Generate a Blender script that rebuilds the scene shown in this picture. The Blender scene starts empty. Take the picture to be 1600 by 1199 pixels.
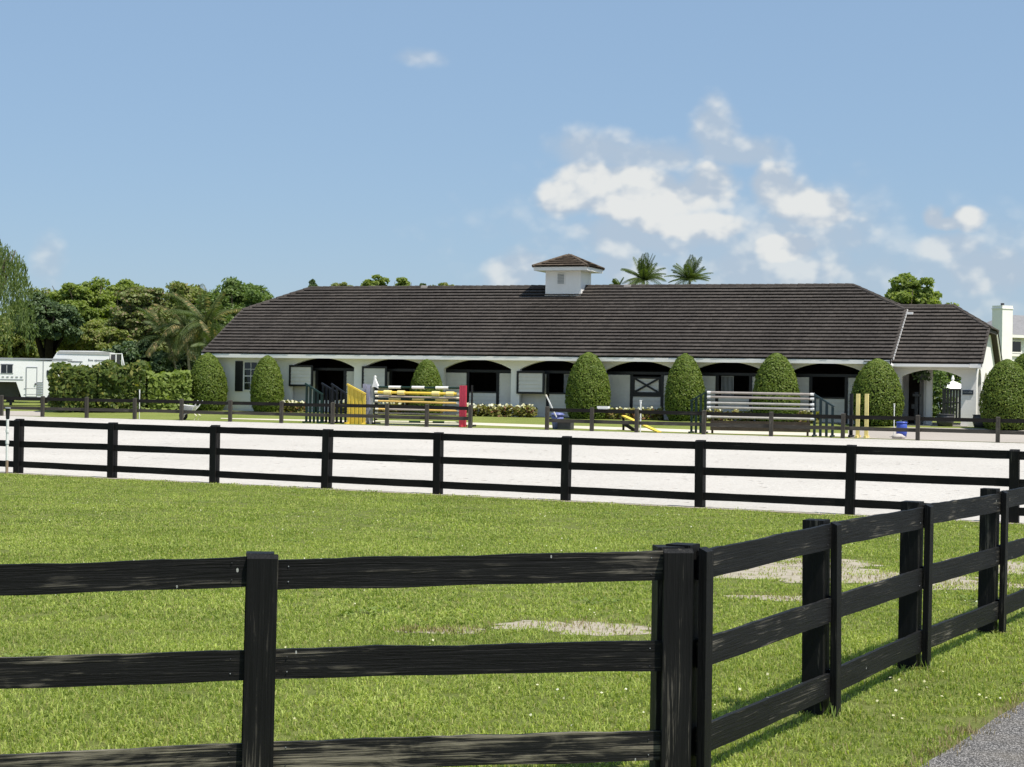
import bpy, bmesh, math, random
import numpy as np
from mathutils import Vector, Matrix, noise
random.seed(7)
rng = np.random.default_rng(11)
scene = bpy.context.scene
COL = scene.collection
rad = math.radians

# ---------------------------------------------------------------- camera
FPX, PHI, HCAM = 2800.0, 0.0155, 2.2          # focal length in photo pixels, roll, eye height
TH = 3.5 / FPX
cR = Vector((1, 0, 0)); cF = Vector((0, math.cos(TH), math.sin(TH))); cU = Vector((0, -math.sin(TH), math.cos(TH)))
cam = bpy.data.cameras.new('camera'); camo = bpy.data.objects.new('camera', cam); COL.objects.link(camo)
r_ = cR*math.cos(PHI) + cU*math.sin(PHI); u_ = -cR*math.sin(PHI) + cU*math.cos(PHI)
camo.matrix_world = Matrix(((r_.x, u_.x, -cF.x, 0), (r_.y, u_.y, -cF.y, 0), (r_.z, u_.z, -cF.z, HCAM), (0, 0, 0, 1)))
cam.sensor_width = 36; cam.lens = 36*FPX/1600; cam.clip_start = 0.1; cam.clip_end = 6000
scene.camera = camo
scene.view_settings.view_transform = 'Standard'; scene.view_settings.look = 'None'
scene.view_settings.gamma = 1; scene.view_settings.exposure = 0.5
scene.view_settings.use_curve_mapping = False
scene.cycles.max_bounces = 4; scene.cycles.transparent_max_bounces = 4; scene.cycles.diffuse_bounces = 2; scene.cycles.glossy_bounces = 2; scene.cycles.transmission_bounces = 2

SUN_AZ, SUN_EL = 127.0, 63.0                  # azimuth from +Y towards +X
sdir = Vector((math.cos(rad(SUN_EL))*math.sin(rad(SUN_AZ)), math.cos(rad(SUN_EL))*math.cos(rad(SUN_AZ)), math.sin(rad(SUN_EL))))
sl = bpy.data.lights.new('sun', 'SUN'); sl.energy = 4.4; sl.angle = rad(0.53); sl.color = (1, .955, .88)
so = bpy.data.objects.new('sun', sl); COL.objects.link(so); so.rotation_euler = sdir.to_track_quat('Z', 'Y').to_euler()
so.location = (20, 40, 60)

def ray(px, py):
    a, b = px-800, 599.5-py
    c, s = math.cos(PHI), math.sin(PHI)
    return (cR*(a*c-b*s) + cU*(a*s+b*c))/FPX + cF

# ---------------------------------------------------------------- node helpers
class NT:
    def __init__(s, tree): s.t = tree
    def n(s, typ, **kw):
        nd = s.t.nodes.new(typ)
        for k, v in kw.items():
            if k.startswith('i_'):
                key = k[2:]; key = int(key) if key.isdigit() else key.replace('_', ' ')
                s.set(nd.inputs[key], v)
            else: setattr(nd, k, v)
        return nd
    def set(s, sock, v):
        if isinstance(v, bpy.types.NodeSocket): s.t.links.new(v, sock)
        elif isinstance(v, bpy.types.Node): s.t.links.new(v.outputs[0], sock)
        else:
            if isinstance(v, tuple) and len(v) == 3 and sock.type == 'RGBA': v = (*v, 1)
            sock.default_value = v
    def m(s, op, a, b=0.0, c=0.0, clamp=False):
        nd = s.t.nodes.new('ShaderNodeMath'); nd.operation = op; nd.use_clamp = clamp
        for i, v in enumerate((a, b, c)): s.set(nd.inputs[i], v)
        return nd.outputs[0]
    def mr(s, v, a, b, c=0.0, d=1.0, smooth=False):
        nd = s.t.nodes.new('ShaderNodeMapRange'); nd.clamp = True
        if smooth: nd.interpolation_type = 'SMOOTHSTEP'
        for i, x in enumerate((v, a, b, c, d)): s.set(nd.inputs[i], x)
        return nd.outputs[0]
    def mix(s, f, a, b, mode='MIX'):
        nd = s.t.nodes.new('ShaderNodeMix'); nd.data_type = 'RGBA'; nd.blend_type = mode
        s.set(nd.inputs[0], f); s.set(nd.inputs[6], a); s.set(nd.inputs[7], b)
        return nd.outputs[2]
    def noise(s, vec, scale, detail=3.0, rough=.5, dist=0.0):
        nd = s.t.nodes.new('ShaderNodeTexNoise')
        if vec is not None: s.set(nd.inputs['Vector'], vec)
        nd.inputs['Scale'].default_value = scale; nd.inputs['Detail'].default_value = detail
        nd.inputs['Roughness'].default_value = rough; nd.inputs['Distortion'].default_value = dist
        return nd.outputs[0]
    def mapping(s, vec, sc=(1, 1, 1), loc=(0, 0, 0), rot=(0, 0, 0)):
        nd = s.t.nodes.new('ShaderNodeMapping'); s.set(nd.inputs[0], vec)
        nd.inputs[1].default_value = loc; nd.inputs[2].default_value = rot; nd.inputs[3].default_value = sc
        return nd.outputs[0]

# ---------------------------------------------------------------- world: Nishita sky with cumulus
SKY_HAZE = (2.7, 4.0, 5.75)
CLOUD_SHADE, CLOUD_LIT = (3.9, 4.6, 5.45), (6.7, 6.8, 6.7)
def build_world():
    w = bpy.data.worlds.new('World'); scene.world = w; w.use_nodes = True
    t = w.node_tree; t.nodes.clear(); N = NT(t)
    sky = N.n('ShaderNodeTexSky', sky_type='NISHITA', sun_disc=False, sun_elevation=rad(SUN_EL), sun_rotation=rad(SUN_AZ),
              air_density=1.0, dust_density=.4, ozone_density=4.0, altitude=0)
    tc = N.n('ShaderNodeTexCoord'); s = N.n('ShaderNodeSeparateXYZ'); N.set(s.inputs[0], tc.outputs['Generated'])
    az = N.m('ARCTAN2', s.outputs[0], s.outputs[1]); el = N.m('ARCSINE', s.outputs[2])
    P = N.n('ShaderNodeCombineXYZ', i_0=az, i_1=el).outputs[0]
    P2 = N.n('ShaderNodeCombineXYZ', i_0=N.m('ADD', az, .0045), i_1=N.m('ADD', el, .009)).outputs[0]
    dense = [(880, 308, 36, 24), (920, 290, 52, 34), (985, 298, 70, 36), (1050, 308, 80, 30), (1108, 292, 40, 32), (1090, 354, 62, 20), (1030, 350, 40, 16), (1235, 386, 46, 20), (1205, 294, 28, 26),
             (1245, 318, 40, 28), (1292, 330, 30, 24), (1456, 341, 16, 15), (1476, 350, 22, 9), (1512, 343, 20, 14)]
    thin = [(925, 238, 56, 26), (1010, 250, 90, 20), (1116, 212, 26, 40), (1145, 240, 55, 18), (1040, 368, 130, 30), (1250, 370, 90, 40),
            (1478, 384, 44, 18), (1545, 425, 60, 30), (810, 425, 45, 30), (985, 420, 50, 26), (1210, 420, 120, 40)]
    faint = [(1130, 380, 290, 80), (1500, 425, 150, 70), (75, 405, 22, 34), (655, 90, 34, 12), (1350, 440, 160, 50), (860, 440, 110, 36)]
    def union(bl):
        acc = None
        for bx, by, rx, ry in bl:
            r = ray(bx, by).normalized(); a_, e_ = math.atan2(r.x, r.y), math.asin(r.z)
            sc = (FPX/(rx*1.25), FPX/(ry*1.3), 0)
            v = N.mapping(P, sc, (-a_*sc[0], -e_*sc[1], 0))
            L = N.n('ShaderNodeVectorMath', operation='LENGTH'); N.set(L.inputs[0], v)
            acc = L.outputs['Value'] if acc is None else N.m('SMOOTH_MIN', acc, L.outputs['Value'], .3)
        return N.m('SUBTRACT', 1.0, acc)
    # the same cumulus band goes on all round the horizon outside the view
    away = N.mr(N.m('ABSOLUTE', az), .34, .5, 0, 1, True); low = N.mr(el, .04, .28, 1, 0, True)
    field = N.m('SUBTRACT', N.m('MULTIPLY', N.m('MULTIPLY', away, low), N.mr(N.noise(N.mapping(P, (1, 2, 1)), 4.5, 1), .42, .7, 0, 1.6)), 1.0)
    def billow(v):
        f = N.m('MULTIPLY', N.m('SUBTRACT', N.noise(v, 24, 4, .45, .2), .5), 1.1)
        for sc_, am in ((42, .34), (90, .18), (200, .07)):
            vo = N.n('ShaderNodeTexVoronoi', feature='F1'); vo.voronoi_dimensions = '2D'; N.set(vo.inputs['Vector'], v); vo.inputs['Scale'].default_value = sc_
            f = N.m('ADD', f, N.m('MULTIPLY', N.m('SUBTRACT', .42, vo.outputs['Distance']), am))
        return f
    n1 = billow(N.mapping(P, (1, 1.3, 1))); n2 = billow(N.mapping(P2, (1, 1.3, 1)))
    ud = N.m('MAXIMUM', union(dense), field)
    dd = N.m('ADD', N.m('ADD', ud, .26), N.m('MULTIPLY', n1, 1.1)); dw = N.m('ADD', N.m('ADD', union(thin), .22), N.m('MULTIPLY', n1, 1.2)); df = N.m('ADD', union(faint), N.m('MULTIPLY', n1, 1.1))
    alpha = N.m('MAXIMUM', N.mr(dd, -.12, .55, 0, .95, True), N.m('MAXIMUM', N.mr(dw, -.2, .75, 0, .72, True), N.mr(df, -.3, .8, 0, .46, True)))
    lit = N.mr(N.m('ADD', N.m('MULTIPLY', N.m('SUBTRACT', n1, n2), 1.6), N.mr(dd, -.2, .9, -.2, .10)), -.34, .26, 0, 1, True)
    haze = N.mix(lit, CLOUD_SHADE, CLOUD_LIT)
    col = N.mix(alpha, N.mix(.62, sky.outputs[0], SKY_HAZE), haze)
    bg = N.n('ShaderNodeBackground', i_Color=col, i_Strength=.085)
    out = N.n('ShaderNodeOutputWorld'); t.links.new(bg.outputs[0], out.inputs[0])
    w.cycles.sampling_method = 'MANUAL'; w.cycles.sample_map_resolution = 512
build_world()

# ---------------------------------------------------------------- terrain and picking helpers
QX, QY = .305, .952
ZC = [(-4000, 0), (16, 0), (33, -.1), (37, -.1), (50, -.03), (72, .3), (76, .4), (80.5, .7), (9000, .7)]
def terr(x, y):
    q = QX*x + QY*y
    for (a, za), (b, zb) in zip(ZC, ZC[1:]):
        if q <= b: return za + (zb-za)*(q-a)/(b-a)
    return .7
def gnd(px, py):
    r = ray(px, py); lo, hi = 3.0, 400.0
    for _ in range(50):
        m = (lo+hi)/2
        if HCAM + r.z*m - terr(r.x*m, r.y*m) > 0: lo = m
        else: hi = m
    return Vector((r.x*lo, r.y*lo, terr(r.x*lo, r.y*lo)))
def at_depth(px, py, d):
    r = ray(px, py); return Vector((r.x*d, r.y*d, HCAM + r.z*d))
def on_plane(px, py, P, n):
    r = ray(px, py); t = (P.x*n.x + P.y*n.y)/(r.x*n.x + r.y*n.y)
    return Vector((r.x*t, r.y*t, HCAM + r.z*t))

# ---------------------------------------------------------------- object helpers
WORLD = {}
def reg(o, M, parent):
    COL.objects.link(o)
    if parent is not None:
        o.parent = parent; o.matrix_basis = WORLD[parent.name].inverted() @ M
    else: o.matrix_basis = M
    WORLD[o.name] = M.copy()
    return o
def tag(o, label=None, cat=None, group=None, kind=None):
    for k, v in (('label', label), ('category', cat), ('group', group), ('kind', kind)):
        if v: o[k] = v
    return o
def thing(name, label, cat, loc, rotz=0.0, group=None):
    o = bpy.data.objects.new(name, None); o.empty_display_size = .2
    reg(o, Matrix.Translation(Vector(loc)) @ Matrix.Rotation(rotz, 4, 'Z'), None)
    return tag(o, label, cat, group)
I4 = Matrix.Identity(4)
def mk(name, geo, mat, parent=None, frame=None, smooth=False):
    V, Fc = geo
    V = np.asarray(V, dtype=float).reshape(-1, 3)
    c = np.array([(V[:, 0].min()+V[:, 0].max())/2, (V[:, 1].min()+V[:, 1].max())/2, V[:, 2].min()])
    me = bpy.data.meshes.new(name)
    if isinstance(Fc, np.ndarray):
        k = Fc.shape[1]
        me.vertices.add(len(V)); me.vertices.foreach_set('co', (V-c).ravel())
        me.loops.add(Fc.size); me.loops.foreach_set('vertex_index', Fc.ravel().astype(np.int32))
        me.polygons.add(len(Fc)); me.polygons.foreach_set('loop_start', np.arange(0, Fc.size, k, dtype=np.int32))
        me.update(calc_edges=True)
    else:
        me.from_pydata((V-c).tolist(), [], Fc)
    if smooth: me.polygons.foreach_set('use_smooth', [True]*len(me.polygons))
    mats = mat if isinstance(mat, list) else [mat]
    for m_ in mats: me.materials.append(m_)
    o = bpy.data.objects.new(name, me)
    return reg(o, (frame or I4) @ Matrix.Translation(Vector(c.tolist())), parent)
def join(*gs):
    V, Fc = [], []
    for v, f in gs:
        n = len(V); V += [tuple(p) for p in v]; Fc += [tuple(i+n for i in q) for q in f]
    return V, Fc
BOXF = [(0, 3, 2, 1), (4, 5, 6, 7), (0, 1, 5, 4), (1, 2, 6, 5), (2, 3, 7, 6), (3, 0, 4, 7)]
def box(x0, x1, y0, y1, z0, z1):
    return [(x0, y0, z0), (x1, y0, z0), (x1, y1, z0), (x0, y1, z0), (x0, y0, z1), (x1, y0, z1), (x1, y1, z1), (x0, y1, z1)], list(BOXF)
def tube(pts, rads, n=8, cap=True):
    V, Fc = [], []; pts = [Vector(p) for p in pts]
    for i, p in enumerate(pts):
        d = (pts[min(i+1, len(pts)-1)] - pts[max(i-1, 0)]).normalized()
        a = d.cross(Vector((0, 0, 1)) if abs(d.z) < .9 else Vector((1, 0, 0))).normalized(); b = d.cross(a)
        r = rads[i] if hasattr(rads, '__len__') else rads
        for k in range(n):
            t = 2*math.pi*k/n; V.append(tuple(p + (a*math.cos(t) + b*math.sin(t))*r))
    for i in range(len(pts)-1):
        for k in range(n):
            k2 = (k+1) % n; Fc.append((i*n+k, i*n+k2, (i+1)*n+k2, (i+1)*n+k))
    if cap:
        Fc.append(tuple(range(n-1, -1, -1))); Fc.append(tuple((len(pts)-1)*n+k for k in range(n)))
    return V, Fc
def lathe(prof, n=16, c=(0, 0, 0)):
    V, Fc = [], []
    for r, z in prof:
        for k in range(n):
            t = 2*math.pi*k/n; V.append((c[0]+r*math.cos(t), c[1]+r*math.sin(t), c[2]+z))
    for i in range(len(prof)-1):
        for k in range(n):
            k2 = (k+1) % n; Fc.append((i*n+k, i*n+k2, (i+1)*n+k2, (i+1)*n+k))
    Fc.append(tuple(range(n-1, -1, -1))); Fc.append(tuple((len(prof)-1)*n+k for k in range(n)))
    return V, Fc
def prism(poly, y0, y1, axis='y'):
    """extrude a 2D polygon (a,b) between y0..y1; axis y: (a,y,b); axis x: (y,a,b)"""
    n = len(poly)
    f = (lambda a, b, y: (a, y, b)) if axis == 'y' else ((lambda a, b, y: (y, a, b)) if axis == 'x' else (lambda a, b, y: (a, b, y)))
    V = [f(a, b, y0) for a, b in poly] + [f(a, b, y1) for a, b in poly]
    Fc = [tuple(range(n)), tuple(range(2*n-1, n-1, -1))] + [(i, i+n, (i+1) % n+n, (i+1) % n) for i in range(n)]
    return V, Fc
def fixn(o):
    bm = bmesh.new(); bm.from_mesh(o.data); bmesh.ops.recalc_face_normals(bm, faces=bm.faces); bm.to_mesh(o.data); bm.free(); return o
def axis_frame(A, B):
    A, B = Vector(A), Vector(B); x = (B-A).normalized()
    y = Vector((0, 0, 1)).cross(x)
    y = y.normalized() if y.length > 1e-4 else Vector((0, 1, 0))
    z = x.cross(y)
    return Matrix(((x.x, y.x, z.x, A.x), (x.y, y.y, z.y, A.y), (x.z, y.z, z.z, A.z), (0, 0, 0, 1))), (B-A).length
def board_geo(L, h, t, ns=10, j=.003):
    """length along x from 0, thickness y, height z, with uneven sawn edges"""
    V, Fc = [], []; o1, o2 = random.random()*50, random.random()*50
    for i in range(ns+1):
        x = L*i/ns
        top = h/2 + j*2*noise.noise((x*2.3, o1, 0)) + j*1.2*noise.noise((x*9, o1, 3)) - j*2.5*max(0, noise.noise((x*5, o1, 11))-.3); bot = -h/2 + j*2*noise.noise((x*2.1, o2, 0))
        bow = 3*j*noise.noise((x*.9, o1, 9))
        for y, z in ((-t/2, bot), (t/2, bot), (t/2, top), (-t/2, top)): V.append((x, y+bow, z))
    for i in range(ns):
        a, b = i*4, i*4+4
        for k in range(4): Fc.append((a+k, a+(k+1) % 4, b+(k+1) % 4, b+k))
    Fc.append((3, 2, 1, 0)); Fc.append(tuple(ns*4+k for k in range(4)))
    return V, [tuple(reversed(f)) for f in Fc]
def board(name, A, B, h, t, mat, parent, ns=10, j=.003):
    Fm, L = axis_frame(A, B)
    return mk(name, board_geo(L, h, t, ns, j), mat, parent, Fm)
def cyl(name, A, B, r, mat, parent, n=10, r2=None):
    Fm, L = axis_frame(A, B)
    return mk(name, tube([(0, 0, 0), (L, 0, 0)], [r, r if r2 is None else r2], n), mat, parent, Fm, False)

# ---------------------------------------------------------------- materials
MAT = {}
def material(name):
    m = bpy.data.materials.new(name); m.use_nodes = True; t = m.node_tree; t.nodes.clear(); N = NT(t)
    out = N.n('ShaderNodeOutputMaterial'); MAT[name] = m
    return m, N, out
def fin(N, out, col, rough=.6, bump=None, bstr=.3, bdist=.01, spec=.35, trans=None, metal=0.0, tcol=None):
    p = N.n('ShaderNodeBsdfPrincipled'); N.set(p.inputs['Base Color'], col); N.set(p.inputs['Roughness'], rough)
    p.inputs['Specular IOR Level'].default_value = spec; p.inputs['Metallic'].default_value = metal
    if bump is not None:
        b = N.n('ShaderNodeBump'); b.inputs['Strength'].default_value = bstr; b.inputs['Distance'].default_value = bdist
        N.set(b.inputs['Height'], bump); N.t.links.new(b.outputs[0], p.inputs['Normal'])
    sh = p.outputs[0]
    if trans:
        tr = N.n('ShaderNodeBsdfTranslucent'); N.set(tr.inputs[0], tcol if tcol is not None else col)
        mx = N.n('ShaderNodeMixShader', i_0=trans); N.t.links.new(sh, mx.inputs[1]); N.t.links.new(tr.outputs[0], mx.inputs[2]); sh = mx.outputs[0]
    N.t.links.new(sh, out.inputs[0])
def objco(N, rnd=True):
    tc = N.n('ShaderNodeTexCoord')
    if not rnd: return tc.outputs['Object']
    oi = N.n('ShaderNodeObjectInfo'); va = N.n('ShaderNodeVectorMath', operation='ADD')
    N.set(va.inputs[0], tc.outputs['Object'])
    cb = N.n('ShaderNodeCombineXYZ', i_0=N.m('MULTIPLY', oi.outputs['Random'], 37.0), i_1=N.m('MULTIPLY', oi.outputs['Random'], 19.0), i_2=N.m('MULTIPLY', oi.outputs['Random'], 53.0))
    N.set(va.inputs[1], cb.outputs[0]); return va.outputs[0]
def simple(name, col, rough=.6, var=.15, scale=6, bstr=.15, spec=.35, metal=0.0, bdist=.01):
    m, N, out = material(name); v = objco(N)
    n = N.noise(v, scale, 5, .6); n2 = N.noise(v, scale*7, 3, .6)
    f = N.m('ADD', N.m('MULTIPLY', n, .7), N.m('MULTIPLY', n2, .3))
    c = N.mix(N.mr(f, .3, .7), tuple(x*(1-var) for x in col), tuple(min(1, x*(1+var)) for x in col))
    fin(N, out, c, N.mr(n2, .2, .8, rough*.85, min(1, rough*1.1)), n2, bstr, bdist, spec, metal=metal); return m
def wood_paint(name, base, worn, wear, rough=.55, drips=True):
    m, N, out = material(name); v = objco(N)
    grain = N.noise(N.mapping(v, (1.2, 30, 42)), 1.6, 6, .65, .8)
    knots = N.noise(N.mapping(v, (2.5, 6, 9)), 1.0, 3, .6, 1.5)
    big = N.noise(N.mapping(v, (.7, 3, 3)), 1.3, 3, .6)
    w = N.m('ADD', N.m('MULTIPLY', grain, .6), N.m('ADD', N.m('MULTIPLY', knots, .25), N.m('MULTIPLY', big, .45)))
    k = N.mr(w, .80-wear, .92-wear, 0, 1)
    c = N.mix(N.mr(grain, .3, .7), tuple(x*.75 for x in base), tuple(x*1.4 for x in base))
    dust = N.mr(big, .42, .75, 0, .22)
    c = N.mix(dust, c, tuple(.5*x + .5*y for x, y in zip(base, (.075, .075, .07))))
    c = N.mix(k, c, N.mix(grain, tuple(x*.5 for x in worn), worn))
    if drips:
        vo = N.n('ShaderNodeTexVoronoi', feature='F1'); vo.inputs['Scale'].default_value = 1.0
        N.set(vo.inputs['Vector'], N.mapping(v, (9, 3, 4.5)))
        dr = N.m('MULTIPLY', N.m('LESS_THAN', vo.outputs['Distance'], .055), N.m('GREATER_THAN', N.n('ShaderNodeSeparateColor', i_0=vo.outputs['Color']).outputs[0], .62))
        c = N.mix(N.m('MULTIPLY', dr, .75), c, (.5, .5, .46))
    fin(N, out, c, N.mr(grain, .2, .8, rough*.8, rough*1.25), N.m('ADD', grain, N.m('MULTIPLY', knots, .4)), .8, .009, .14); return m
wood_paint('black_paint', (.0085, .0083, .008), (.19, .17, .135), .085)
wood_paint('black_paint_worn', (.012, .012, .0115), (.30, .265, .195), .155)
wood_paint('black_paint_far', (.008, .0072, .007), (.10, .09, .075), .05, drips=False)
wood_paint('grey_wood', (.058, .052, .043), (.21, .19, .15), .10, .8, drips=False)
wood_paint('dark_wood', (.014, .0125, .011), (.10, .09, .075), .06, .75, drips=False)
simple('stucco', (.90, .865, .82), .85, .06, 1.2, .25)
simple('white_trim', (.86, .825, .78), .5, .05, 2, .05)
simple('siding', (.72, .68, .625), .6, .10, 1.4, .1)
simple('black_trim', (.012, .012, .013), .45, .2, 8, .1)
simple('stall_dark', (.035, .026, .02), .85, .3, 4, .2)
simple('white_metal', (.90, .89, .87), .3, .03, 1.5, .02, .5)
simple('grey_metal', (.38, .39, .40), .4, .12, 4, .05, .5, .4)
simple('shade_grey', (.05, .05, .042), .8, .2, 3, .1)
simple('rubber', (.015, .015, .015), .8, .2, 8, .2)
simple('green_paint', (.007, .027, .019), .5, .25, 5, .1)
simple('navy_paint', (.005, .006, .009), .5, .25, 5, .1)
simple('teal_paint', (.018, .036, .040), .5, .25, 5, .1)
simple('yellow_paint', (.78, .55, .07), .5, .14, 5, .1)
simple('pale_yellow_paint', (.80, .66, .26), .5, .12, 5, .1)
simple('cream_paint', (.80, .74, .58), .5, .12, 5, .1)
simple('orange_yellow_paint', (.74, .48, .14), .5, .16, 5, .1)
simple('red_paint', (.50, .045, .075), .45, .14, 5, .08)
simple('lavender_paint', (.34, .34, .44), .55, .14, 5, .08)
simple('mauve_paint', (.38, .33, .29), .6, .16, 5, .08)
simple('grey_paint', (.40, .40, .38), .6, .16, 5, .08)
simple('white_paint', (.78, .77, .74), .5, .10, 6, .06)
simple('weathered_white', (.46, .43, .38), .6, .18, 5, .1)
simple('brown_plank', (.15, .105, .08), .8, .3, 3, .2)
simple('blue_plastic', (.05, .09, .42), .4, .12, 4, .04, .5)
simple('slate_blue_plastic', (.13, .15, .34), .4, .12, 4, .04, .5)
simple('charcoal_plastic', (.055, .055, .06), .5, .15, 4, .04)
simple('pvc_white', (.80, .80, .77), .35, .06, 6, .02, .5)
simple('pvc_soiled', (.30, .22, .15), .7, .25, 14, .1)
simple('sign_blue', (.025, .035, .05), .4, .1, 5, .02)
simple('sign_grey', (.20, .22, .23), .5, .1, 5, .02)
simple('letter_grey', (.16, .17, .19), .5, .1, 5, .02)
simple('stone', (.50, .46, .42), .9, .15, 6, .3)
simple('slate_roof', (.21, .205, .21), .85, .18, 5, .3)
simple('bark', (.085, .068, .052), .95, .35, 5, .6, .1, bdist=.03)
simple('dark_bark', (.02, .017, .015), .95, .35, 5, .6, .1, bdist=.03)
simple('palm_bark', (.36, .31, .23), .9, .25, 9, .5, .1, bdist=.02)
def glass_mat():
    m, N, out = material('window_glass'); fin(N, out, (.012, .016, .02), .06, spec=.6)
glass_mat()
def roof_mat(name, a, b, light, mult=1.0):
    m, N, out = material(name); ge = N.n('ShaderNodeNewGeometry'); r = ge.outputs['Random Per Island']
    tc = N.n('ShaderNodeTexCoord'); P = ge.outputs['Position']
    n1 = N.noise(P, .35, 4, .6); n2 = N.noise(P, 7, 4, .65); n3 = N.noise(P, 40, 2, .6)
    c = N.mix(N.mr(r, 0, 1), a, b)
    c = N.mix(N.mr(n1, .38, .66, 0, .55), c, tuple(x*.62 for x in a))
    c = N.mix(N.mr(n2, .45, .75, 0, .28), c, tuple(.5*(x+y) for x, y in zip(b, light)))
    c = N.mix(N.mr(N.m('FRACT', N.m('MULTIPLY', r, 17.3)), .982, .984), c, light)
    fin(N, out, c, .82, N.m('ADD', n3, n2), .3, .008, .25)
roof_mat('roof_tile', (.048, .040, .034), (.068, .057, .048), (.22, .20, .185))
roof_mat('roof_tile_brown', (.070, .052, .038), (.145, .105, .072), (.28, .25, .17))

def leaf_mat(name, a, b, trans=.35, hue=None, rough=.55):
    m, N, out = material(name); ge = N.n('ShaderNodeNewGeometry'); r = ge.outputs['Random Per Island']
    big = N.noise(ge.outputs['Position'], .55, 2, .5)
    f = N.m('ADD', N.m('MULTIPLY', r, .7), N.m('MULTIPLY', N.mr(big, .3, .7), .3))
    c = N.mix(f, a, b)
    if hue: c = N.mix(N.mr(N.m('FRACT', N.m('MULTIPLY', r, 23.7)), .82, .86, 0, .8), c, hue)
    tcol = N.mix(1.0, c, (1.25, 1.35, .55), 'MULTIPLY')
    fin(N, out, c, rough, spec=.3, trans=trans, tcol=tcol); return m
leaf_mat('leaf_olive', (0.122, 0.165, 0.040), (0.300, 0.329, 0.094), 0.42, (0.260, 0.220, 0.100))
leaf_mat('leaf_yellowgreen', (0.130, 0.189, 0.036), (0.299, 0.351, 0.085), 0.45)
leaf_mat('leaf_dark', (0.053, 0.090, 0.039), (0.132, 0.185, 0.078), 0.25)
leaf_mat('leaf_green', (0.085, 0.143, 0.036), (0.195, 0.260, 0.072), 0.4)
leaf_mat('leaf_brownish', (0.116, 0.153, 0.044), (0.252, 0.285, 0.100), 0.35, (0.290, 0.200, 0.130))
leaf_mat('leaf_willow', (0.090, 0.135, 0.040), (0.200, 0.255, 0.085), 0.45)
leaf_mat('leaf_topiary', (0.088, 0.139, 0.017), (0.159, 0.215, 0.029), 0.28, (0.200, 0.230, 0.040))
leaf_mat('leaf_hedge', (0.048, 0.085, 0.015), (0.137, 0.177, 0.032), 0.38, (0.250, 0.240, 0.050))
leaf_mat('leaf_lime', (0.130, 0.190, 0.030), (0.280, 0.340, 0.075), 0.42)
leaf_mat('leaf_palm', (0.050, 0.080, 0.022), (0.120, 0.155, 0.045), 0.3)
leaf_mat('leaf_palm_dry', (0.086, 0.103, 0.029), (0.202, 0.190, 0.072), 0.35, (0.420, 0.300, 0.140))
leaf_mat('leaf_flowerbed', (.13, .12, .03), (.24, .24, .055), .3, (.20, .07, .045))
leaf_mat('petal', (.62, .58, .28), (.82, .81, .70), .3)
leaf_mat('grass_blade', (0.130, 0.195, 0.028), (0.600, 0.660, 0.185), 0.45, (0.440, 0.400, 0.170), 0.5)
leaf_mat('weed_leaf', (.13, .19, .035), (.26, .33, .085), .35)
leaf_mat('dry_grass', (.22, .17, .085), (.36, .29, .16), .3)
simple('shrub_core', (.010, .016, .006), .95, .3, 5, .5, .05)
simple('soil', (.07, .05, .035), .95, .3, 8, .5, .05)

def ground_mat(name, k, soil):
    m, N, out = material(name); P = N.n('ShaderNodeNewGeometry').outputs['Position']
    a = N.noise(P, .35, 4, .6); b = N.noise(P, 3.2, 5, .65); c3 = N.noise(N.mapping(P, (1, .7, 1)), 26, 4, .7); d = N.noise(P, 110, 2, .6)
    q = lambda *c: tuple(x*k for x in c)
    c = N.mix(N.mr(a, .35, .65), q(.165, .205, .045), q(.235, .262, .072))
    c = N.mix(N.mr(b, .45, .72, 0, .5), c, q(.26, .265, .085))
    c = N.mix(N.mr(c3, .42, .70, 0, .75), c, q(.095, .125, .025))
    c = N.mix(N.mr(d, .52, .74, 0, .6), c, q(.30, .32, .11))
    if soil: c = N.mix(N.mr(b, .4, .6, .2, .8), c, (.10, .08, .045))
    fin(N, out, c, .9, N.m('ADD', c3, N.m('MULTIPLY', d, .5)), .8, .03, .1)
ground_mat('grass_ground', .70, False)  # darkened copy of the lawn; shade between blades put into the ground colour
ground_mat('lawn_ground', 1.0, False)
def sand_mat(name, base, dark, mark=1.0, bd=.03, fine=1.0, blotch=.35):
    m, N, out = material(name); P = N.n('ShaderNodeNewGeometry').outputs['Position']
    a = N.noise(P, .16, 4, .6); h1 = N.noise(P, 2.6, 4, .6, .6); h2 = N.noise(P, 9, 4, .65); h3 = N.noise(P, 60, 2, .6)
    vo = N.n('ShaderNodeTexVoronoi', feature='F1'); vo.inputs['Scale'].default_value = 2.3; N.set(vo.inputs['Vector'], P)
    pr = N.mr(vo.outputs['Distance'], .05, .22, -1, 0, True)
    gate = N.mr(N.noise(P, .8, 3), .44, .58)
    hp = N.m('MULTIPLY', pr, gate)
    hgt = N.m('ADD', N.m('MULTIPLY', hp, .9*mark), N.m('ADD', N.m('MULTIPLY', h1, .7), N.m('ADD', N.m('MULTIPLY', h2, .45), N.m('MULTIPLY', h3, .12*fine))))
    c = N.mix(N.mr(a, .35, .68), base, tuple(x*.88 for x in base))
    c = N.mix(N.m('MULTIPLY', N.mr(h2, .5, .68), blotch), c, dark)
    c = N.mix(N.m('MULTIPLY', N.m('MULTIPLY', hp, -1.0), .8*mark), c, dark)  # shade inside the hoof prints painted into the sand colour
    fin(N, out, c, .95, hgt, 1.0, bd, .1)
sand_mat('arena_sand', (.52, .49, .445), (.30, .25, .20), 1.0, .07)
sand_mat('path_sand', (.62, .56, .46), (.42, .35, .26), .2, .02)
sand_mat('bare_sand', (.38, .335, .265), (.15, .15, .06), .3, .03, 2, .75)
sand_mat('gravel', (.40, .36, .315), (.26, .22, .19), .0, .015, 2)
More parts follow.
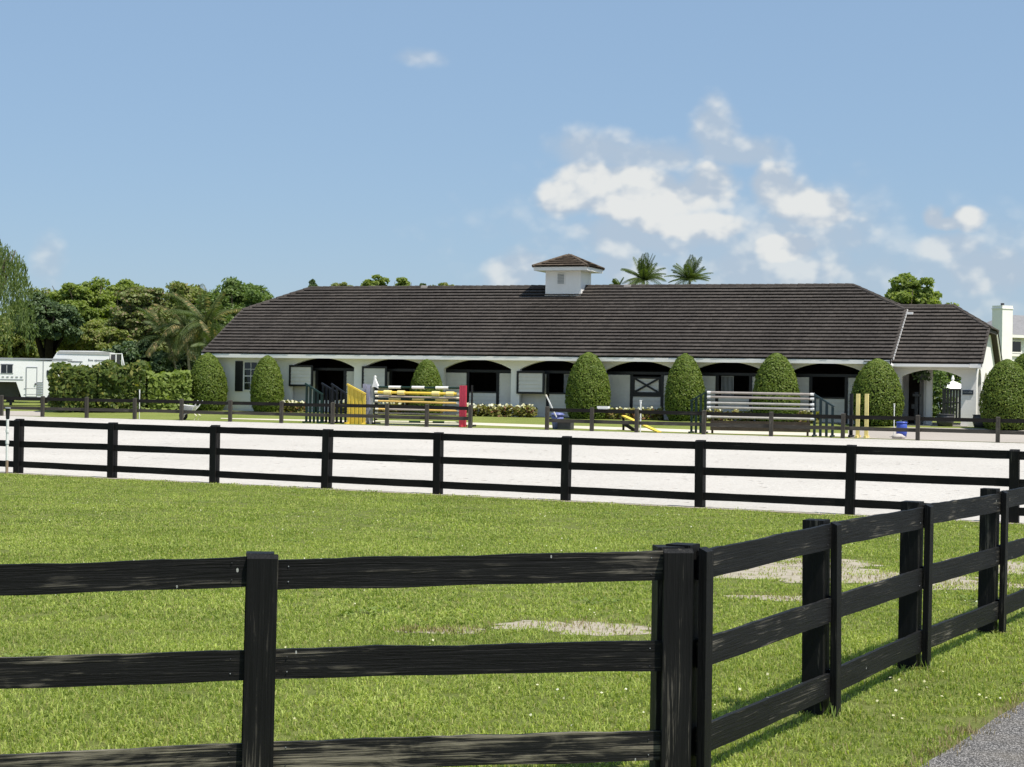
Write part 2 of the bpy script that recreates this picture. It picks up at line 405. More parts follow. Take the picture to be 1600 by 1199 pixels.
def asphalt():
    m, N, out = material('asphalt_chips'); P = N.n('ShaderNodeNewGeometry').outputs['Position']
    vo = N.n('ShaderNodeTexVoronoi', feature='F1'); vo.inputs['Scale'].default_value = 85; N.set(vo.inputs['Vector'], P)
    r = N.n('ShaderNodeSeparateColor', i_0=vo.outputs['Color']).outputs[0]
    c = N.mix(N.m('POWER', r, 1.6), (.11, .105, .10), (.52, .49, .46))
    c = N.mix(N.mr(vo.outputs['Distance'], .35, .62), c, (.06, .056, .052))
    c = N.mix(N.mr(N.noise(P, 2, 3), .45, .7, 0, .4), c, (.20, .175, .14))
    fin(N, out, c, .85, N.m('SUBTRACT', 1.0, vo.outputs['Distance']), .8, .012, .25)
asphalt()
M = MAT

# ---------------------------------------------------------------- ground sheets
def sheet(name, poly, off, mat, cuts=True):
    bm = bmesh.new(); f = bm.faces.new([bm.verts.new((p[0], p[1], 0)) for p in poly])
    for q, _ in ZC[1:-1]:
        gm = bm.verts[:] + bm.edges[:] + bm.faces[:]
        bmesh.ops.bisect_plane(bm, geom=gm, plane_co=(q*QX, q*QY, 0), plane_no=(QX, QY, 0))
    for v in bm.verts: v.co.z = terr(v.co.x, v.co.y) + off
    bmesh.ops.triangulate(bm, faces=bm.faces); bmesh.ops.recalc_face_normals(bm, faces=bm.faces)
    if sum(fc.normal.z for fc in bm.faces) < 0: bmesh.ops.reverse_faces(bm, faces=bm.faces)
    me = bpy.data.meshes.new(name); bm.to_mesh(me); bm.free(); me.materials.append(mat)
    o = bpy.data.objects.new(name, me); reg(o, I4, None); o['kind'] = 'structure'; return o
sheet('ground', [(-3000, -300), (3000, -300), (3000, 4500), (-3000, 4500)], 0, M['grass_ground'])

mid_px = [(-130, 733.5), (28, 740), (175, 743.5), (335, 750), (510, 758), (685, 767), (885, 777), (1095, 787.5), (1330, 801), (1587, 818), (1800, 829)]
A0, A1 = gnd(28, 740), gnd(1587, 818)
midn = Vector((A1.y-A0.y, -(A1.x-A0.x), 0)).normalized()
def on_line(px, A, B):
    d = (B-A); n = Vector((-d.y, d.x, 0)); p = on_plane(px, 650, A, n); return Vector((p.x, p.y, terr(p.x, p.y)))
mid_pts = [on_line(px, A0, A1) for px, _ in mid_px]
FL0, FL1 = gnd(4, 650), gnd(736, 669)
FR0, FR1 = gnd(856, 672), gnd(1560, 692)
far_l = [on_line(px, FL0, FL1) for px in (-70, 4, 68, 137, 212, 285, 361, 441, 521, 606, 668, 736)]
far_r = [on_line(px, FR0, FR1) for px in (856, 926, 996, 1101, 1206, 1318, 1435, 1560, 1695)]
def off2(p, n, d): return Vector((p.x+n.x*d, p.y+n.y*d, 0))
fln = Vector((-(FL1.y-FL0.y), FL1.x-FL0.x, 0)).normalized(); frn = Vector((-(FR1.y-FR0.y), FR1.x-FR0.x, 0)).normalized()
ml = A0 + (A0-A1)*1.2; mr_ = A1 + (A1-A0)*1.0
sheet('arena_sand', [off2(ml, midn, .12), off2(mr_, midn, .12), off2(FR1+(FR1-FR0)*1.5, frn, .05), off2(FR0, frn, .05), off2(FL1, fln, .05),
                     off2(FL0+(FL0-FL1)*.9, fln, .05)], .004, M['arena_sand'])
lawn_a, lawn_b = FL0+(FL0-FL1)*9, FR1+(FR1-FR0)*9
sheet('lawn', [off2(lawn_a, fln, .1), off2(FL1, fln, .1), off2(FR0, frn, .1), off2(lawn_b, frn, .1), Vector((260, 330, 0)), Vector((-260, 330, 0))], .003, M['lawn_ground'])
sheet('path', [gnd(*p) for p in [(345, 653.6), (520, 656.8), (740, 660.8), (1000, 669), (1100, 672.5), (1330, 678), (1330, 683), (1100, 677), (1000, 673.3), (740, 664.3), (520, 659.6), (345, 654.6)]], .008, M['path_sand'])
sheet('gravel_apron', [gnd(*p) for p in [(1325, 673), (1400, 668), (1750, 674), (1750, 697), (1325, 684.5)]], .012, M['gravel'])
sheet('trailer_yard', [gnd(*p) for p in [(-260, 646.5), (66, 650.6), (66, 643), (-260, 641)]], .008, M['gravel'])
RA, RB = gnd(1438, 1199), gnd(1600, 1098)
rd = (RB-RA).normalized(); rn = Vector((rd.y, -rd.x, 0))
edge = []
for i in range(140):
    p = RA + rd*(-9 + i*.6); edge.append(p - rn*(.05*noise.noise((i*.9, 3, 0)) + .025*noise.noise((i*3.1, 9, 0))))
road = sheet('road', [tuple(p) for p in edge] + [tuple(edge[-1]+rn*4.5), tuple(edge[0]+rn*4.5)], .010, M['asphalt_chips'])

# bare sandy patches in the paddock
PATCH = [((905, 980), .56, .38), ((640, 985), .12, .12), ((715, 988), .24, .2), ((1232, 895), 1.05, .75), ((1360, 905), 1.15, .55), ((1478, 914), .75, .45),
         ((1220, 935), .45, .25), ((1565, 885), .5, .8), ((1290, 880), .6, .5)]
PW = [(gnd(*c), a, b) for c, a, b in PATCH]
def patch_f(x, y):
    v = 9.0
    for c, a, b in PW:
        v = min(v, math.hypot((x-c.x)/a, (y-c.y)/b))
    return v + .8*noise.noise((x*1.6, y*2.6, 4.2)) + .7*noise.noise((x*4.5, y*7, 8.1)) + .4*noise.noise((x*13, y*19, 1.1))
def patch_sheets():
    for i, (c, a, b) in enumerate(PW):
        pts = []
        for k in range(80):
            t = 2*math.pi*k/80; dx, dy = math.cos(t)*a, math.sin(t)*b; s = 1.5
            while s > .1 and patch_f(c.x+dx*s, c.y+dy*s) > 1.2: s -= .02
            pts.append((c.x+dx*s, c.y+dy*s))
        sheet('bare_sand_patch', pts, .002+.0005*i, M['bare_sand'])
patch_sheets()
# sandy line under the arena fence
sheet('sand_margin', [off2(ml, midn, .25), off2(mr_, midn, .25), off2(mr_, midn, -.10), off2(ml, midn, -.10)], .007, M['bare_sand'])

# ---------------------------------------------------------------- barn
BL = Vector((-15.93, 92.0, 0)); BR = Vector((16.87, 79.8, 0))
bu = (BR-BL).normalized(); bv = Vector((-bu.y, bu.x, 0)); BLEN = 34.42; BS = (BR-BL).length/BLEN
BF = Matrix(((bu.x*BS, bv.x, 0, BL.x), (bu.y*BS, bv.y, 0, BL.y), (0, 0, 1, .7), (0, 0, 0, 1)))
def bw(u, v, z): return BF @ Vector((u, v, z))
barn = thing('stable_barn', 'long white stable barn with dark tiled roof, small cupola and arched stall fronts', 'barn', bw(0, 0, 0), math.atan2(bu.y, bu.x))
SL, W, ZE = .565, 6.5, 2.92                   # roof slope, half depth, eave height
XW, VW = .30, .60                            # gable and eave overhangs
def wall_geo(u0, u1, z1, ops, y0, y1, nseg=14, z0=-.25):
    """wall in the u-z plane with arched openings ops=[(centre, half, spring, crown)]"""
    def low(u):
        for c, hw, sp, cr in ops:
            if c-hw-1e-6 < u < c+hw+1e-6:
                k = min(1, abs(u-c)/hw); rise = cr-sp; Rr = (hw*hw+rise*rise)/(2*rise)
                return sp + math.sqrt(max(0, Rr*Rr-(k*hw)**2)) - (Rr-rise)
        return None
    xs = [(u0, None)]
    for c, hw, sp, cr in sorted(ops):
        xs.append((c-hw, 'in'))
        xs += [(c-hw+2*hw*i/nseg, 'm') for i in range(1, nseg)]
        xs.append((c+hw, 'out'))
    xs.append((u1, None))
    V, Fc = [], []
    def quad(a, b, c, d): n = len(V); V.extend([a, b, c, d]); Fc.append((n, n+1, n+2, n+3))
    for (a, ta), (b, tb) in zip(xs, xs[1:]):
        inside = ta in ('in', 'm') and tb in ('m', 'out')
        la, lb = (low(a), low(b)) if inside else (z0, z0)
        quad((a, y0, la), (b, y0, lb), (b, y0, z1), (a, y0, z1))
        quad((b, y1, lb), (a, y1, la), (a, y1, z1), (b, y1, z1))
        quad((a, y1, la), (b, y1, lb), (b, y0, lb), (a, y0, la))
        quad((a, y0, z1), (b, y0, z1), (b, y1, z1), (a, y1, z1))
        if ta == 'in': quad((a, y1, z0), (a, y0, z0), (a, y0, la), (a, y1, la))
        if tb == 'out': quad((b, y0, z0), (b, y1, z0), (b, y1, lb), (b, y0, lb))
    quad((u0, y1, z0), (u0, y0, z0), (u0, y0, z1), (u0, y1, z1)); quad((u1, y0, z0), (u1, y1, z0), (u1, y1, z1), (u1, y0, z1))
    return V, Fc
BAYS = [6.46, 10.42, 14.70, 18.62, 22.84, 27.02, 31.48]
wu0, wu1 = XW, 34.12
ops = [(c, 1.74, 2.30, 2.75) for c in BAYS]
fw = mk('front_wall', wall_geo(wu0, wu1, ZE-.08, ops, VW, VW+.3), M['stucco'], barn, BF)
def bbox(name, u0, u1, v0, v1, z0, z1, mat, parent=None, fr=None): return mk(name, box(u0, u1, v0, v1, z0, z1), mat, parent or barn, fr or BF)
bbox('back_wall', wu0, wu1, 12.1, 12.4, -.25, ZE-.08, M['stucco'])
def gable(name, u, t, v0, v1, ridge_v, zt, clipv, slope, z0=-.25):
    zc = zt + (clipv)*slope
    poly = [(v0, z0), (v1, z0), (v1, zt+(2*ridge_v-v1)*slope-.12), (2*ridge_v-clipv, zc-.12), (clipv, zc-.12), (v0, zt+v0*slope-.12)]
    return fixn(mk(name, prism(poly, u, u+t, 'x'), M['stucco'], barn, BF))
gable('end_wall', wu0-.003, .25, VW+.31, 12.09, W, ZE, 4.2, SL)
gable('end_wall', wu1-.24, .25, VW+.31, 12.09, W, ZE, 4.2, SL)
bbox('floor_slab', wu0+.1, wu1-.3, VW+.02, 12.2, -.3, .02, M['gravel'])
# dark stall interior and ceiling behind the arches
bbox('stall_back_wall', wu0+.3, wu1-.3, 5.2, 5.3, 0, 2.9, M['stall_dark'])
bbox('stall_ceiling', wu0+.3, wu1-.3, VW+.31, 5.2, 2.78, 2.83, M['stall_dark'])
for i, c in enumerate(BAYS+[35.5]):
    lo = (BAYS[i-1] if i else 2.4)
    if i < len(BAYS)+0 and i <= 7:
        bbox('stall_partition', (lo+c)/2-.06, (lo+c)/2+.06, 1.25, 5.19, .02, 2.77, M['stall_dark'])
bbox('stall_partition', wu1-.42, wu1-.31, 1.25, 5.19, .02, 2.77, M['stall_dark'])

def siding(name, u0, u1, v, z0, z1, parent=None, mat=None, step=.19):
    n = max(1, round((z1-z0)/step)); h = (z1-z0)/n; gs = []
    for i in range(n):
        a = z0+i*h; b = a+h
        gs.append(([(u0, v-.034, a), (u1, v-.034, a), (u1, v-.004, b), (u0, v-.004, b), (u0, v+.03, a), (u1, v+.03, a), (u1, v+.03, b), (u0, v+.03, b)],
                   [(0, 1, 2, 3), (5, 4, 7, 6), (4, 5, 1, 0), (3, 2, 6, 7), (4, 0, 3, 7), (1, 5, 6, 2)]))
    return mk(name, join(*gs), mat or M['siding'], parent or barn, BF)
def frame4(name, u0, u1, v0, v1, z0, z1, w, mat, parent):
    return mk(name, join(box(u0, u1, v0, v1, z0, z0+w), box(u0, u1, v0, v1, z1-w, z1), box(u0, u0+w, v0, v1, z0+w, z1-w), box(u1-w, u1, v0, v1, z0+w, z1-w)), mat, parent, BF)
def shutter(u0, u1, z0, z1):
    s = siding('upper_door', u0+.09, u1-.09, .545, z0+.09, z1-.09)
    frame4('door_frame', u0, u1, .50, .58, z0, z1, .1, M['black_trim'], s)
VP = 1.02
for i, c in enumerate(BAYS):
    dl, dr = (c-.62, c+.62)
    if i == 0: dl, dr = 5.98, 7.52
    if i == 1: dl, dr = 10.02, 11.4
    if i == 2: dl, dr = 14.10, 15.62
    if i == 3: dl, dr = 18.18, 19.34
    if i == 4: dl, dr = 22.32, 23.78
    if i == 5: dl, dr = 26.40, 27.95
    if i == 6: dl, dr = 30.72, 32.30
    zt = 2.10
    siding('siding_panel', c-1.80, dl-.06, VP, .02, zt); siding('siding_panel', dr+.06, c+1.80, VP, .02, zt)
    bbox('door_post', dl-.08, dl+.06, VP-.06, VP+.07, .02, zt+.02, M['black_trim']); bbox('door_post', dr-.06, dr+.08, VP-.06, VP+.07, .02, zt+.02, M['black_trim'])
    bbox('transom_beam', c-1.80, c+1.80, VP-.05, VP+.06, zt+.03, zt+.16, M['black_trim'])
    if i in (2, 3, 4, 5, 6):
        d = siding('lower_door', dl+.065, dr-.065, VP-.02, .05, 1.13 if i != 4 else 1.08)
        bbox('door_rail', dl+.062, dr-.062, VP-.065, VP+.02, (1.135 if i != 4 else 1.085), (1.21 if i != 4 else 1.2), M['black_trim'], d)
    elif i == 0:
        siding('lower_door', dl+.065, dr-.065, VP-.02, .05, .62)
    if i == 4:
        d = siding('upper_door', dl+.065, dr-.065, VP-.02, 1.21, 2.02)
        w, h = dr-dl-.13, .80
        frame4('door_frame', dl+.063, dr-.063, VP-.085, VP-.046, 1.21, 2.02, .09, M['black_trim'], d)
        for s in (1, -1):
            zc, L = 1.615, math.hypot(w-.1, h-.1)/2; an = math.atan2(h-.12, w-.12)*s
            ca, sa = math.cos(an), math.sin(an); uc = (dl+dr)/2; e = .045
            pl = [(uc+ca*a-sa*b, zc+sa*a+ca*b) for a, b in ((-L, -e), (L, -e), (L, e), (-L, e))]
            mk('door_brace', prism(pl, VP-.10-.012*(s > 0), VP-.075-.012*(s > 0)), M['black_trim'], d, BF)
    if i in (3, 5):
        u0 = dr-.46 if i == 3 else dl+.12; u1 = u0+(.5 if i == 3 else .55)
        gs = [box(u0+(u1-u0)*k/9-.012, u0+(u1-u0)*k/9+.012, VP+.30, VP+.325, 1.18, 2.08) for k in range(10)]
        mk('stall_grille', join(*gs, box(u0-.02, u1+.02, VP+.298, VP+.327, 1.14, 1.18), box(u0-.02, u1+.02, VP+.298, VP+.327, 2.08, 2.11)), M['grey_metal'], barn, BF)
shutter(4.66, 5.98, 1.30, 2.38); shutter(8.66, 10.0, 1.28, 2.36); shutter(16.76, 18.16, 1.12, 2.22)
# office window with shutter
bbox('window_shutter', 1.60, 2.02, .545, .60, 1.0, 2.55, M['black_trim'])
win = mk('window', box(2.12, 3.22, .565, .60, 1.08, 2.50), M['window_glass'], barn, BF)
frame4('frame', 2.08, 3.26, .54, .60, 1.04, 2.54, .05, M['white_trim'], win)
gs = [box(2.13+.363*k-.014, 2.13+.363*k+.014, .548, .564, 1.09, 2.49) for k in (1, 2)] + [box(2.13, 3.21, .546, .563, z-.012-.012*(z == 1.79), z+.012+.012*(z == 1.79)) for z in (1.44, 1.79, 2.14)]
mk('mullion', join(*gs), M['white_trim'], win, BF)

# eaves
mk('fascia', box(-.02, 34.36, -.06, -.01, ZE-.20, ZE-.015), M['white_trim'], barn, BF)
bbox('soffit', .02, 34.3, -.01, VW-.003, ZE-.19, ZE-.15, M['white_trim'])

def slope_tiles(name, fr_pt, e, s, nrm, L, lf, rf, parent, mat, tw=.33, course=.345, fr=BF, th=.035):
    """tile courses: fr_pt = eave start, e along the eave, s up the slope, lf/rf(t) bounds at slope distance t"""
    e, s, nrm, O = Vector(e), Vector(s), Vector(nrm), Vector(fr_pt)
    nC = max(1, round(L/course)); ch = L/nC
    for k in range(nC):
        t0, t1 = k*ch - (.03 if k == 0 else .0), (k+1)*ch + .06
        gs_V, gs_F = [], []
        a, b = lf(k*ch + ch*.5), rf(k*ch + ch*.5)
        if b-a < .05: continue
        x = a - (tw/2 if k % 2 else 0)
        while x < b:
            x0, x1 = max(a, x+.006), min(b, x+tw-.006); x += tw
            if x1-x0 < .03: continue
            l0, l1 = random.uniform(.0, .008), random.uniform(-.006, .006)
            dt = random.uniform(-.008, .008)
            h0 = .105+l0; h1 = .02
            n = len(gs_V)
            a1 = min(max(x0, lf(min(t1, L))), x1) ; b1 = max(min(x1, rf(min(t1, L))), a1+.01)
            for xx, tt, hh in ((x0, t0+dt, h0), (x1, t0+dt, h0+l1), (b1, t1, h1), (a1, t1, h1), (x0, t0+dt, h0-th), (x1, t0+dt, h0-th)):
                gs_V.append(tuple(O + e*xx + s*tt + nrm*hh))
            gs_F += [(n, n+1, n+2, n+3), (n+4, n+5, n+1, n), (n+4, n, n+3), (n+1, n+5, n+2)]
        o = mk(name, (gs_V, gs_F), mat, parent, fr)
CL = 4.2; HIP = 2.8
def half_hip_roof(name, u0, u1, w, slope, ze, clipv, hipl, hipr, vf, parts_back=True, lift=0.0):
    """roof slab: gable roof from eave v=vf, ridge at vf+w, ends clipped above clipv"""
    zr = ze+w*slope; zc = ze+clipv*slope
    def P(u, v, z): return (u, v, z+lift)
    top = [P(u0, vf, ze), P(u1, vf, ze), P(u1, vf+clipv, zc), P(u1-hipr, vf+w, zr), P(u0+hipl, vf+w, zr), P(u0, vf+clipv, zc),
           P(u0, vf+2*w, ze), P(u1, vf+2*w, ze), P(u1, vf+2*w-clipv, zc), P(u0, vf+2*w-clipv, zc)]
    faces = [(0, 1, 2, 3, 4, 5), (7, 6, 9, 4, 3, 8), (2, 8, 3), (5, 4, 9)]
    bot = [(x, y, z-.14) for x, y, z in top]; n = len(top)
    bnd = [0, 1, 2, 8, 7, 6, 9, 5]
    faces2 = [tuple(i+n for i in reversed(f)) for f in faces]
    side = [(bnd[i], bnd[i]+n, bnd[(i+1) % 8]+n, bnd[(i+1) % 8]) for i in range(8)]
    roof = fixn(mk(name, (top+bot, faces+faces2+side), M['roof_tile'], barn, BF))
    Ls = w*math.hypot(1, slope); k = math.hypot(1, slope); tc = clipv*k
    sd = Vector((0, 1, slope)).normalized(); nd = Vector((0, -slope, 1)).normalized()
    lf = lambda t: u0 + (0 if t < tc else hipl*(t-tc)/(Ls-tc)) - .02
    rf = lambda t: u1 - (0 if t < tc else hipr*(t-tc)/(Ls-tc)) + .02
    slope_tiles('tile_course', (0, vf, ze+lift), (1, 0, 0), sd, nd, Ls, lf, rf, roof, M['roof_tile'])
    for uu, hp, sg in ((u0, hipl, 1), (u1, hipr, -1)):     # clipped hips
        e = Vector((0, 1, 0)); s2 = Vector((sg*hp, 0, zr-zc)); L2 = s2.length; s2 = s2/L2; n2 = Vector((-sg*(zr-zc), 0, hp)).normalized()
        wd = w-clipv
        slope_tiles('tile_course', (uu, vf+clipv, zc+lift), e, s2, n2, L2, lambda t: wd*t/L2, lambda t: 2*wd-wd*t/L2, roof, M['roof_tile'])
    def caps(A, B, r=.13):
        A, B = Vector(A), Vector(B); d = B-A; n_ = max(1, round(d.length/.38)); gs = []
        for i in range(n_):
            p, q = A+d*(i/n_), A+d*((i+1.06)/n_); rr = r*random.uniform(.95, 1.05)
            gs.append(tube([p, q], [rr*1.08, rr*.92], 8))
        mk('ridge_cap', join(*gs), M['roof_tile'], roof, BF)
    caps(P(u0+hipl, vf+w, zr+.0), P(u1-hipr, vf+w, zr+.0))
    for uu, hp, sg in ((u0, hipl, 1), (u1, hipr, -1)):
        caps(P(uu, vf+clipv, zc), P(uu+sg*hp, vf+w, zr)); caps(P(uu, vf+2*w-clipv, zc), P(uu+sg*hp, vf+2*w-w, zr))
    # barge boards under the rakes
    for uu in (u0, u1):
        for a, b in ((vf, vf+clipv), (vf+2*w, vf+2*w-clipv)):
            pl = [(a, ze+lift-.17), (b, zc+lift-.17), (b, zc+lift+.03), (a, ze+lift+.03)]
            fixn(mk('barge_board', prism(pl, uu-.02, uu+.02, 'x'), M['white_trim'], roof, BF))
            pl = [(a, ze+lift-.0), (b, zc+lift-.0), (b, zc+lift+.085), (a, ze+lift+.085)]
            fixn(mk('rake_tile', prism(pl, uu-.06, uu+.06, 'x'), M['roof_tile'], roof, BF))
    return roof
half_hip_roof('roof', 0, BLEN, W, SL, ZE, CL, HIP, HIP, 0.0)
W2 = 4.8
EX0, EX1 = BLEN+.03, 38.28
roof2 = half_hip_roof('porch_roof', EX0-1.2, EX1, W2, SL, ZE-.14, 2.85, .05, 1.75, 0.0, lift=0.0)
# white step flashing between the two roofs
gs = []
for k in range(20):
    t = .1 + k*.215
    gs.append(box(BLEN+.062, BLEN+.10, t, t+.15, ZE+t*SL-.10, ZE+t*SL+.075))
mk('step_flashing', join(*gs), M['white_trim'], barn, BF)
bbox('ridge_vent_box', BLEN+.05, BLEN+.36, 3.95, 4.3, ZE+4.1*SL-.16, ZE+4.1*SL-.02, M['white_trim'])
mk('gutter', join(box(BLEN+.05, 37.75, -.16, -.03, ZE-.30, ZE-.17)), M['white_trim'], barn, BF)
mk('downspout_elbow', tube([(BLEN+.10, -.10, ZE-.2), (BLEN-.02, -.06, ZE-.36), (BLEN-.1, .2, ZE-.52)], [.09, .085, .06], 8), M['white_trim'], barn, BF, True)
bbox('porch_fascia', 37.76, EX1-.03, -.06, -.015, ZE-.32, ZE-.15, M['white_trim'])
bbox('porch_soffit', EX0, EX1-.05, -.01, VW-.003, ZE-.34, ZE-.30, M['white_trim'])
# porch: front arch, pier, gable wall with arches, inner wall
pw1 = 38.0
mk('porch_front_wall', wall_geo(wu1+.02, pw1, ZE-.34, [(36.08, 1.28, 2.18, 2.50)], VW, VW+.32), M['stucco'], barn, BF)
def gable_arched():
    # end wall in the v-z plane with two arched openings; above it the gable triangle clipped under the rake
    V, Fc = wall_geo(VW+.33, 9.0, ZE-.34, [(2.0, .72, 1.9, 2.62), (4.8, 1.15, 1.45, 2.45)], 0, .3, 12)
    V = [(pw1-.3+(.3-y), v, z) for v, y, z in V]
    o = fixn(mk('porch_end_wall', (V, Fc), M['stucco'], barn, BF))
    z0 = ZE-.338; zt = ZE-.14-.145
    poly = [(VW, z0), (9.0, z0), (9.0, z0+.3), (2*W2-2.85, zt+2.85*SL), (2.85, zt+2.85*SL), (VW, zt+VW*SL)]
    fixn(mk('porch_gable', prism(poly, pw1-.3, pw1-.002, 'x'), M['stucco'], barn, BF))
gable_arched()
bbox('window_sill', pw1-.34, pw1+.08, 3.60, 6.0, .96, 1.06, M['white_trim'])
bbox('porch_floor', wu1+.05, pw1-.31, VW-.4, 8.6, -.3, .03, M['gravel'])
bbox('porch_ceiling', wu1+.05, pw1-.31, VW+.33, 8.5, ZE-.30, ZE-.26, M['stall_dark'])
bbox('porch_inner_wall', wu1+.05, 34.72, 3.4, 3.6, .03, ZE-.31, M['stucco'])
bbox('porch_inner_wall', 35.22, 35.78, 3.4, 3.6, .03, ZE-.31, M['stucco'])
bbox('porch_side_wall', 35.60, 35.78, 1.9, 3.397, .03, ZE-.31, M['stucco'])
bbox('porch_column', 35.74, 35.98, 1.65, 1.9, .03, ZE-.31, M['white_trim'])
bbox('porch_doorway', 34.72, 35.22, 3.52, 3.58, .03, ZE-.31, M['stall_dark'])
sg = bbox('sign_plaque', 37.42, 37.88, VW-.035, VW-.004, 1.42, 1.62, M['sign_blue'])
gs = [box(37.47+.062*k, 37.47+.062*k+.04, VW-.041, VW-.0352, 1.49, 1.49+(.06 if k % 2 else .075)) for k in range(6)]
mk('lettering', join(*gs), M['sign_grey'], sg, BF)

# cupola
CU, CVc = 17.29, 6.5
ch, cd = .93, .85
cup = thing('roof_cupola', 'small square white cupola with brown tiled hip roof on the barn ridge', 'cupola', bw(CU, CVc, ZE+5.6*SL), math.atan2(bu.y, bu.x))
zt_c = ZE+W*SL+.80
mk('cupola_body', box(CU-ch, CU+ch, CVc-cd, CVc+cd, ZE+5.2*SL, zt_c), M['white_trim'], cup, BF)
bbox('base_board', CU-ch-.02, CU+ch+.02, CVc-cd-.03, CVc-cd-.003, ZE+5.55*SL, ZE+5.55*SL+.14, M['white_trim'], cup)
lv = bbox('louvre', CU-.33, CU+.12, CVc-cd-.03, CVc-cd-.004, zt_c-.72, zt_c-.10, M['white_trim'], cup)
for k in range(7):
    z = zt_c-.66+k*.075
    mk('louvre_slat', ([(CU-.28, CVc-cd-.062, z), (CU+.07, CVc-cd-.062, z), (CU+.07, CVc-cd-.032, z+.06), (CU-.28, CVc-cd-.032, z+.06)], [(0, 1, 2, 3)]), M['grey_paint'], lv, BF)
eu, ev, rise = 1.46, 1.36, .62
mk('cupola_fascia', box(CU-eu+.05, CU+eu-.05, CVc-ev+.05, CVc+ev-.05, zt_c-.01, zt_c+.17), M['white_trim'], cup, BF)
zb = zt_c+.18
hu = max(.06, eu-ev)
cr = fixn(mk('cupola_roof', ([(CU-eu, CVc-ev, zb), (CU+eu, CVc-ev, zb), (CU+eu, CVc+ev, zb), (CU-eu, CVc+ev, zb), (CU-hu, CVc, zb+rise), (CU+hu, CVc, zb+rise)], [(0, 1, 5, 4), (1, 2, 5), (2, 3, 4, 5), (3, 0, 4), (3, 2, 1, 0)]), M['roof_tile_brown'], cup, BF))
Lc = math.hypot(ev, rise)
for ox, e, s, hw_, top in (((CU-eu, CVc-ev), (1, 0, 0), (0, ev, rise), eu, hu), ((CU+eu, CVc-ev), (0, 1, 0), (-ev, 0, rise), ev, 0), ((CU-eu, CVc+ev), (0, -1, 0), (ev, 0, rise), ev, 0)):
    sv = Vector(s).normalized(); nv = Vector(e).cross(sv); nv = nv if nv.z > 0 else -nv
    slope_tiles('tile_course', (ox[0], ox[1], zb), e, sv, nv, Lc, lambda t, h=hw_, q=top: (h-q)*t/Lc, lambda t, h=hw_, q=top: 2*h-(h-q)*t/Lc, cr, M['roof_tile_brown'], .3, .30)
for a, b in ((-1, -1), (1, -1), (1, 1), (-1, 1)):
    mk('hip_cap', tube([(CU+a*eu, CVc+b*ev, zb+.03), (CU+a*hu, CVc, zb+rise+.04)], [.08, .08], 8), M['roof_tile_brown'], cr, BF)
mk('finial', lathe([(.10, 0), (.08, .05), (.04, .10)], 8, (CU, CVc, zb+rise+.03)), M['roof_tile_brown'], cr, BF)
mk('flashing', box(CU+ch+.002, CU+ch+.03, CVc-cd, CVc-.3, ZE+5.6*SL, ZE+5.6*SL+.5), M['white_trim'], cup, BF)

# ---------------------------------------------------------------- fences
def fence(name, label, pts, rails, ph, pw, bh, bt, batw, mats, dz=None, batt=.035, cat='fence', cap=True, postmat=None, overrun=0.0, ns=10, behind=True, jit_=.003, nails=False):
    T = thing(name, label, cat, pts[len(pts)//2])
    dz = dz or [0]*len(pts)
    for i, p in enumerate(pts):
        a, b = pts[max(i-1, 0)], pts[min(i+1, len(pts)-1)]
        d = (b-a); d.z = 0; d.normalize(); n = Vector((d.y, -d.x, 0))
        z = p.z+dz[i]; fr = Matrix(((d.x, n.x, 0, p.x), (d.y, n.y, 0, p.y), (0, 0, 1, z), (0, 0, 0, 1)))
        lean = Matrix.Rotation(rad(random.uniform(-.7, .7)), 4, 'Y') @ Matrix.Rotation(rad(random.uniform(-.5, .5)), 4, 'X')
        fr = fr @ lean
        # local z is along the post: rotate so that material grain (x) runs up the post
        up = Matrix(((0, 0, -1, 0), (0, 1, 0, 0), (1, 0, 0, 0), (0, 0, 0, 1)))
        def vert(nm, x0, x1, y0, y1, z0, z1, slope, mat):
            pl = [(z0, y0), (z1, y0), (z1-slope, y1), (z0, y1)]
            V = [(a_, b_, -x0) for a_, b_ in pl] + [(a_, b_, -x1) for a_, b_ in pl]
            Fc = [(0, 1, 2, 3), (7, 6, 5, 4)] + [(k, k+4, (k+1) % 4+4, (k+1) % 4) for k in range(4)]
            return fixn(mk(nm, (V, Fc), mat, T, fr @ up))
        jit = random.uniform(-.012, .012)
        if behind: vert('post', -pw/2+jit-.02, pw/2+jit-.02, -bt/2-pw, -bt/2-.003, -.35, ph+random.uniform(-.005, .02), .0, postmat or mats[0])
        if batw: vert('batten', -batw/2, batw/2, bt/2+.003, bt/2+batt, -.3, ph+.0, .022, postmat or mats[0])
    for i in range(len(pts)-1):
        A, B = pts[i], pts[i+1]
        for k, zt in enumerate(rails):
            d = (B-A).normalized()
            za, zb_ = A.z+dz[i]+zt-bh/2+random.uniform(-.012, .012), B.z+dz[i+1]+zt-bh/2+random.uniform(-.012, .012)
            board('board', Vector((A.x, A.y, za))+d*.004, Vector((B.x, B.y, zb_))-d*.004, bh, bt, mats[min(k, len(mats)-1)], T, ns, jit_)
            if nails:
                n = Vector((d.y, -d.x, 0)).normalized()
                for tt, zz in ((.15, .045), (.15, -.045), (-.15, .045), (-.15, -.045)):
                    L_ = (B-A).length; f_ = tt/L_ if tt > 0 else 1+tt/L_
                    q = A.lerp(B, f_) + n*(bt/2+.001); q.z = za+(zb_-za)*f_+zz+random.uniform(-.01, .01)
                    cyl('nail_head', q, q+n*.005, .0032, M['charcoal_plastic'] if random.random() < .6 else M['grey_metal'], T, 7)
    return T
K0 = Vector((.930, 9.93, 0)); K1 = Vector((-1.333, 9.60, 0)); K2 = K1+(K1-K0)*1.0; K3 = K2+(K1-K0)
wood_paint('black_paint_mid', (.0085, .0083, .008), (.24, .215, .165), .11)
